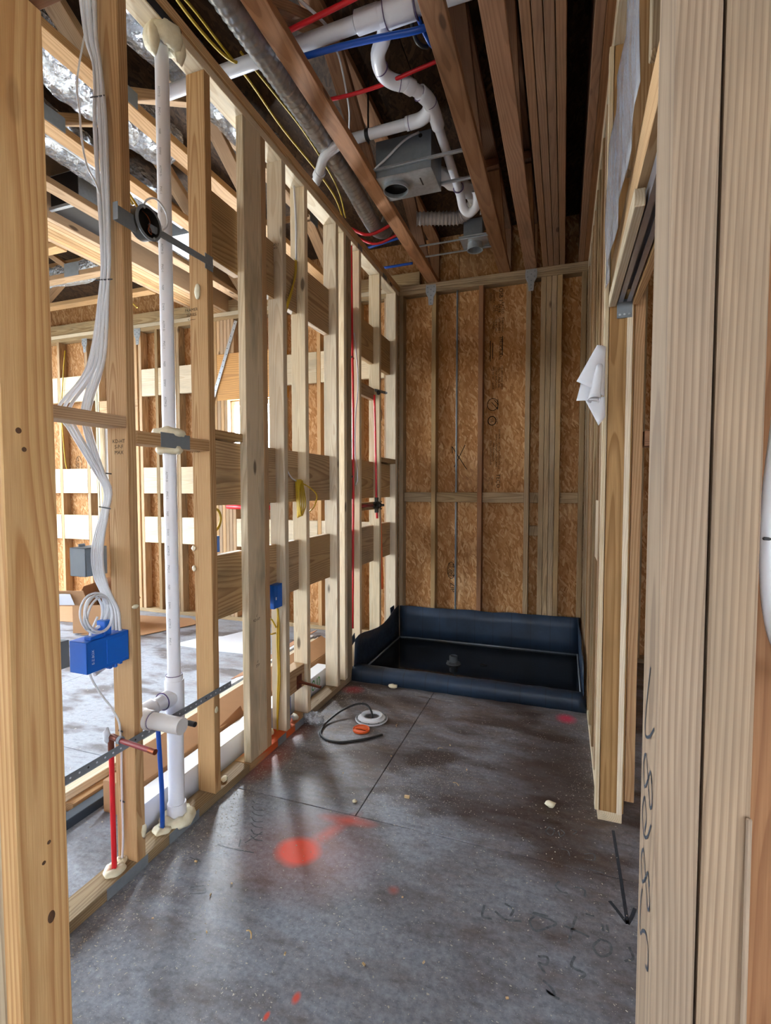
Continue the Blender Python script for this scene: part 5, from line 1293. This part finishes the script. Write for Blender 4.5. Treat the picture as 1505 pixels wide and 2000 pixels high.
for a in range(6): lathe('flange_bolt', [(0, 0.01), (0.006, 0.01), (0.006, 0)], 'drain', dr, (0.612 + 0.044 * math.cos(a * 1.047), 3.66 + 0.044 * math.sin(a * 1.047), 0.028), (0, 0, 1), 6)
blob('debris_clump', (0.83, 3.70, 0.022), (0.028, 0.014, 0.008), 'ink', pan, 4)

# ------------------------------------------------------------------ rolled papers on the right wall
pg = thing('paper_sheets', 'white curled papers pinned to the right wall studs', 'paper', (1.49, 2.12, 1.6))
def paper(name, c00, c10, c11, c01, bulge, n=9):
    """curled sheet between four corners, bowed towards the doorway"""
    rows = []
    for i in range(n):
        t = i / (n - 1); row = []
        for j in range(n):
            u = j / (n - 1)
            p = (Vector(c00) * (1 - u) + Vector(c10) * u) * (1 - t) + (Vector(c01) * (1 - u) + Vector(c11) * u) * t
            row.append(p + Vector((0, -bulge * math.sin(math.pi * u) * (0.4 + 0.6 * t), 0)))
        rows.append(row)
    return sheet(name, rows, 0.0006, 'paper', pg)
paper('top_sheet', (1.484, 2.108, 1.886), (1.516, 2.118, 1.879), (1.514, 2.118, 1.690), (1.412, 2.092, 1.750), 0.022)
paper('middle_sheet', (1.432, 2.112, 1.760), (1.515, 2.120, 1.765), (1.500, 2.118, 1.672), (1.413, 2.106, 1.678), 0.012)
rows = []
for i in range(15):
    a = math.radians(-30 + i * 24); r = 0.017 + 0.0006 * i
    rows.append([(1.494 - 0.016 * s_ + r * math.cos(a) * (0.6 + 0.5 * s_), 2.092 - r * math.sin(a) * 0.8 * (0.6 + 0.5 * s_), 1.80 - 0.125 * s_ + 0.010 * math.sin(a)) for s_ in [j / 6 for j in range(7)]])
sheet('rolled_sheet', rows, 0.0006, 'paper', pg)
paper('lower_sheet', (1.440, 2.114, 1.690), (1.517, 2.120, 1.690), (1.519, 2.118, 1.612), (1.495, 2.108, 1.579), 0.010)

# ------------------------------------------------------------------ things on the bathroom floor
fr = thing('closet_flange', 'white plastic toilet flange ring lying on the subfloor', 'flange', (0.345, 2.645, 0))
lathe('flange_ring', [(0.052, 0.0), (0.090, 0.0), (0.094, 0.003), (0.093, 0.009), (0.080, 0.011), (0.066, 0.016), (0.062, 0.028), (0.052, 0.028), (0.050, 0.010)], 'white_metal', fr, (0.345, 2.645, 0.001), (0, 0, 1), 36)
lathe('metal_band', [(0.080, 0.0112), (0.091, 0.0096), (0.091, 0.0108), (0.080, 0.0124)], 'galv_dull', fr, (0.345, 2.645, 0.001), (0, 0, 1), 36)
for a in range(0, 360, 40): lathe('bolt_slot', [(0, 0.0128), (0.004, 0.0128), (0.004, 0.011)], 'tie', fr, (0.345 + 0.083 * math.cos(math.radians(a)), 2.645 + 0.083 * math.sin(math.radians(a)), 0.001), (0, 0, 1), 8)
oc = thing('test_cap', 'round orange plastic test cap beside the white flange', 'cap', (0.338, 2.505, 0))
lathe('cap_disc', [(0, 0.006), (0.040, 0.006), (0.044, 0.010), (0.047, 0.010), (0.047, 0.001), (0, 0.001)], 'orange', oc, (0.338, 2.505, 0), (0, 0, 1), 28)
board('grip_bar', (0.300, 2.500, 0.005), (0.374, 2.511, 0.013), 'orange', oc)
board('grip_slot', (0.312, 2.494, 0.0062), (0.368, 2.499, 0.0070), 'ink', oc)
tag(tube('black_cable', [(0.352, 2.645, 0.010), (0.330, 2.672, 0.040), (0.285, 2.700, 0.058), (0.225, 2.690, 0.052), (0.165, 2.620, 0.034), (0.130, 2.530, 0.014), (0.128, 2.455, 0.007), (0.155, 2.375, 0.007), (0.215, 2.335, 0.006), (0.285, 2.335, 0.006), (0.350, 2.372, 0.006), (0.410, 2.420, 0.006), (0.470, 2.485, 0.006)], 0.0062, 'black', None, n=10, smooth_pts=6), 'black cable curled on the floor into the white flange', 'cable')
tag(blob('plastic_bag', (0.045, 2.49, 0.028), (0.055, 0.045, 0.030), 'film', None, 31, sub=3, lump=0.6, freq=3.5), 'crumpled clear plastic bag on the floor against the bottom plate', 'plastic bag')
for i, (p, s, lb) in enumerate((((0.316, 3.115, 0.014), (0.030, 0.016, 0.014), 'cream foam lump on the floor in front of the shower curb'),
        ((1.34, 2.155, 0.012), (0.020, 0.018, 0.014), 'white foam lump on the dark floor near the right door post'),
        ((0.555, 1.905, 0.006), (0.010, 0.010, 0.006), 'small cream foam crumb on the floor near the panel joint'))):
    tag(blob('foam_lump', p, s, 'foam', None, 40 + i, lump=0.6), lb, 'foam')
chips = [(0.744, 2.011), (0.42, 2.08), (0.34, 1.36), (0.30, 1.30), (0.19, 1.16), (0.84, 2.50), (0.90, 1.50), (0.38, 1.18), (1.02, 1.30), (0.87, 1.24), (1.12, 1.16), (0.58, 2.30), (0.96, 2.30), (0.16, 1.40), (0.64, 1.20), (1.25, 1.28)]
for i, (x, y) in enumerate(chips):
    s = 0.022 if i == 0 else random.uniform(0.006, 0.011)
    o = bar('wood_chip', (x, y, 0.004), (x + s * math.cos(i * 1.7), y + s * math.sin(i * 1.7), 0.005), s * 0.5, 0.005 if i else 0.010, 'chip', None, bevel=0.0006)
    tag(o, 'pale wood block offcut on the floor past the panel joint' if i == 0 else 'tiny pale wood chip on the dusty subfloor', 'wood chip', None if i == 0 else 'wood chips on the floor')
for i, (x, y, a) in enumerate(((0.93, 2.16, 0.4), (0.80, 2.44, 1.2), (0.52, 2.62, 2.3), (0.50, 1.20, 0.2))):
    pts = [(x + 0.02 * math.cos(a + k * 0.5) * (1 - 0.1 * k), y + 0.025 * math.sin(a + k * 0.5), 0.002 + 0.001 * k) for k in range(5)]
    tag(tube('wood_shaving', pts, 0.0022, 'chip', None, n=6, smooth_pts=3, squash=0.4), 'thin curled wood shaving on the floor', 'shaving', 'wood shavings on the floor')
# fine sawdust: uncountable specks
vs, fs = [], []
rs = random.Random(5)
def speck(x, y, s):
    a = rs.uniform(0, math.pi); c, sn = math.cos(a), math.sin(a); l, w, h = s, s * rs.uniform(0.25, 0.6), s * 0.3
    b = len(vs)
    for (u, v) in ((-l, -w), (l, -w), (l, w), (-l, w)): vs.append((x + u * c - v * sn, y + u * sn + v * c, 0.0006))
    vs.append((x, y, 0.0006 + h)); fs.extend([(b, b + 1, b + 4), (b + 1, b + 2, b + 4), (b + 2, b + 3, b + 4), (b + 3, b, b + 4)])
for k in range(4200):
    x, y = rs.uniform(0.02, 1.6), rs.uniform(0.75, 3.1)
    if rs.random() < 0.45: x = abs(rs.gauss(0, 0.10)) + 0.01
    speck(x, y, rs.uniform(0.0010, 0.0034))
for k in range(1100): speck(rs.gauss(0.84, 0.13), rs.gauss(2.16, 0.16), rs.uniform(0.0010, 0.0026))
for k in range(600): speck(rs.uniform(-2.4, -0.15), rs.uniform(1.2, 4.1), rs.uniform(0.002, 0.005))
for k in range(500): speck(min(1.515, rs.gauss(1.46, 0.05)), rs.uniform(2.15, 3.0), rs.uniform(0.0008, 0.0022))
tag(link('sawdust', mesh_from(vs, fs, 'sawdust'), 'speck'), 'scattered pale sawdust specks over the subfloor', 'sawdust', kind='stuff')

# ------------------------------------------------------------------ things in the next room beyond the studs
wb = thing('door_carton', 'long white door carton marked 8/0 lying behind the partition', 'carton', (-0.2, 2.2, 0))
board('carton_body', (-0.215, 1.42, 0.001), (-0.128, 3.06, 0.120), 'white_card', wb, bevel=0.003)
lettering('size_print', '8/0', 0.10, 'green_ink', wb, (-0.128, 2.865, 0.062), (0, 1, 0), ZU, lift=0.0006, squeeze=0.95)
board('carton_flap', (-0.217, 1.42, 0.120), (-0.126, 3.06, 0.124), 'white_metal', wb)
lettering('small_print', '|||| ||', 0.012, 'ink', wb, (-0.15, 1.95, 0.1246), (0, 1, 0), (-1, 0, 0))
lettering('small_print', '|||| ||', 0.012, 'ink', wb, (-0.15, 1.62, 0.1246), (0, 1, 0), (-1, 0, 0))
cb = thing('cardboard_carton', 'long brown torn cardboard carton behind the white door carton', 'carton', (-0.3, 2.2, 0))
board('carton_body', (-0.40, 1.50, 0.001), (-0.235, 3.45, 0.135), 'cardboard', cb, bevel=0.003)
bar('open_flap', (-0.30, 1.52, 0.165), (-0.30, 3.40, 0.175), 0.14, 0.004, 'cardboard', cb, up=(0.55, 0, 1))
bar('torn_flap', (-0.235, 2.05, 0.115), (-0.235, 2.22, 0.150), 0.05, 0.004, 'card_inside', cb, up=(1, 0, 0.3))
bar('open_flap', (-0.46, 2.50, 0.20), (-0.46, 3.42, 0.22), 0.12, 0.004, 'card_inside', cb, up=(-0.4, 0, 1))
rails = [((-0.46, 1.30, 0.02), (-0.46, 3.70, 0.02), 0.05, 0.04, 'dark_metal', 'dark steel rail on the floor nearest the partition'),
         ((-0.53, 1.45, 0.020), (-0.53, 3.60, 0.020), 0.045, 0.038, 'pine_new', 'pale wooden strip lying on the floor between metal rails'),
         ((-0.60, 1.35, 0.022), (-0.60, 3.85, 0.022), 0.05, 0.044, 'white_metal', 'white metal rail on the floor with blue edge'),
         ((-0.57, 1.40, 0.060), (-0.57, 3.70, 0.060), 0.05, 0.036, 'pine_pale', 'pale wooden strip resting on top of the rails'),
         ((-0.66, 1.25, 0.016), (-0.66, 3.95, 0.016), 0.035, 0.030, 'dark_metal', 'thin dark steel rail farthest from the partition'),
         ((-0.705, 1.40, 0.020), (-0.705, 3.90, 0.020), 0.04, 0.038, 'white_metal', 'long white rail at the far side of the bundle')]
for a, b, w, t, mt, lb in rails:
    tag(bar('door_rail', a, b, w, t, mt, None), lb, 'rail', 'door rails and strips on the floor')
bx = thing('cardboard_box', 'open brown cardboard box standing by the far wall', 'box', (-2.65, 3.50, 0))
bm_ = Matrix.Rotation(0.35, 3, 'Z'); bc = Vector((-2.72, 3.56, 0.011))
def bp_(name, c, d, mat='cardboard', tilt=None):
    me = box_mesh(d[0], d[1], d[2], 0.0008); me = me.copy(); me.materials.clear()
    r = bm_.copy()
    if tilt is not None: r = bm_ @ tilt
    return link(name, me, mat, bx, bc + bm_ @ Vector(c), r)
bp_('box_side', (0, -0.20, 0.13), (0.40, 0.005, 0.26)); bp_('box_side', (0, 0.20, 0.13), (0.40, 0.005, 0.26), 'card_inside')
bp_('box_side', (-0.20, 0, 0.13), (0.005, 0.40, 0.26)); bp_('box_side', (0.20, 0, 0.13), (0.005, 0.40, 0.26), 'card_inside')
bp_('box_base', (0, 0, 0.004), (0.40, 0.40, 0.005), 'card_inside')
bp_('box_flap', (-0.16, 0.02, 0.34), (0.005, 0.36, 0.19), 'card_inside', Matrix.Rotation(0.45, 3, 'Y'))
fp_ = bp_('box_flap', (-0.20, -0.24, 0.33), (0.30, 0.005, 0.18), 'cardboard', Matrix.Rotation(0.5, 3, 'X'))
bp_('shipping_label', (-0.24, -0.262, 0.325), (0.16, 0.003, 0.13), 'paper', Matrix.Rotation(0.5, 3, 'X'))
bp_('box_flap', (0.20, 0.0, 0.31), (0.005, 0.34, 0.16), 'cardboard', Matrix.Rotation(-0.6, 3, 'Y'))
bp_('box_flap', (0.02, 0.21, 0.35), (0.36, 0.005, 0.18), 'card_inside', Matrix.Rotation(-0.2, 3, 'X'))
def floor_sheet(label, pts, mat, z=0.004, cat='cardboard'):
    c = Vector((sum(p[0] for p in pts) / len(pts), sum(p[1] for p in pts) / len(pts), 0))
    o = prism('cardboard_sheet' if mat != 'white_card' else 'paper_sheet', [(p[0] - c.x, p[1] - c.y) for p in pts], 0.004, mat, None, (c.x, c.y, z))
    return tag(o, label, cat)
floor_sheet('flat brown cardboard sheet on the floor along the far wall', [(-4.6, 3.45), (-3.05, 3.62), (-3.0, 4.10), (-4.5, 4.14)], 'cardboard')
floor_sheet('flat brown cardboard sheet on the floor beside the open box', [(-2.75, 3.30), (-2.20, 3.48), (-1.98, 3.98), (-2.2, 4.10), (-2.9, 4.0)], 'cardboard', 0.008)
floor_sheet('torn white sheet lying on the next room floor', [(-1.75, 3.36), (-1.36, 3.34), (-1.02, 3.36), (-1.10, 3.72), (-1.26, 3.86), (-1.42, 3.90), (-1.50, 3.70), (-1.66, 3.62)], 'white_card', 0.004, 'sheet')
stp = thing('diagonal_strap', 'slanted galvanised steel strap hanging in front of the yellow header', 'metal strap', (-1.97, 4.19, 2.19))
bar('strap_band', (-1.982, 4.192, 2.17), (-1.672, 4.192, 2.975), 0.038, 0.003, 'galv', stp, up=(0, 1, 0))
for k in range(14):
    t = (k + 0.5) / 14
    lathe('strap_hole', [(0, 0.0008), (0.005, 0.0008), (0.005, 0)], 'tie', stp, (-1.982 + 0.31 * t + 0.006 * (-1) ** k, 4.1902, 2.17 + 0.805 * t), (0, -1, 0), 8)
hc = tag(tube('cable', [(-3.98, 4.20, 2.90), (-4.01, 4.19, 2.60), (-4.05, 4.19, 2.2), (-4.02, 4.19, 1.7), (-4.0, 4.195, 1.56)], 0.006, 'cable_yellow', None, n=6, smooth_pts=4), 'yellow cable hanging down the far left wall', 'cable')
rbx = thing('red_pipe_bundle', 'red and black pipes crossing the far stud pack of the next room', 'pipe', (-1.8, 4.18, 1.16))
tube('red_pipe', [(-1.80, 4.185, 1.155), (-1.62, 4.185, 1.150), (-1.20, 4.185, 1.15)], 0.022, 'pex_red', rbx, n=10)
tube('black_pipe', [(-1.79, 4.185, 1.215), (-1.60, 4.185, 1.210), (-1.20, 4.185, 1.21)], 0.020, 'black', rbx, n=10)
wp = thing('pipe_bend', 'white plastic pipe bend glimpsed past the right door post', 'pipe', (1.56, 0.56, 1.2))
tube('bend', [(1.5665, 0.552, 1.50), (1.5600, 0.553, 1.40), (1.5555, 0.555, 1.33), (1.5555, 0.556, 1.27), (1.560, 0.557, 1.22), (1.571, 0.558, 1.185), (1.600, 0.560, 1.160), (1.66, 0.562, 1.15), (1.75, 0.565, 1.15)], 0.010, 'pvc', wp, n=12, smooth_pts=5)
bar('cable_tie', (1.545, 0.548, 1.290), (1.570, 0.548, 1.289), 0.003, 0.003, 'tie', wp)
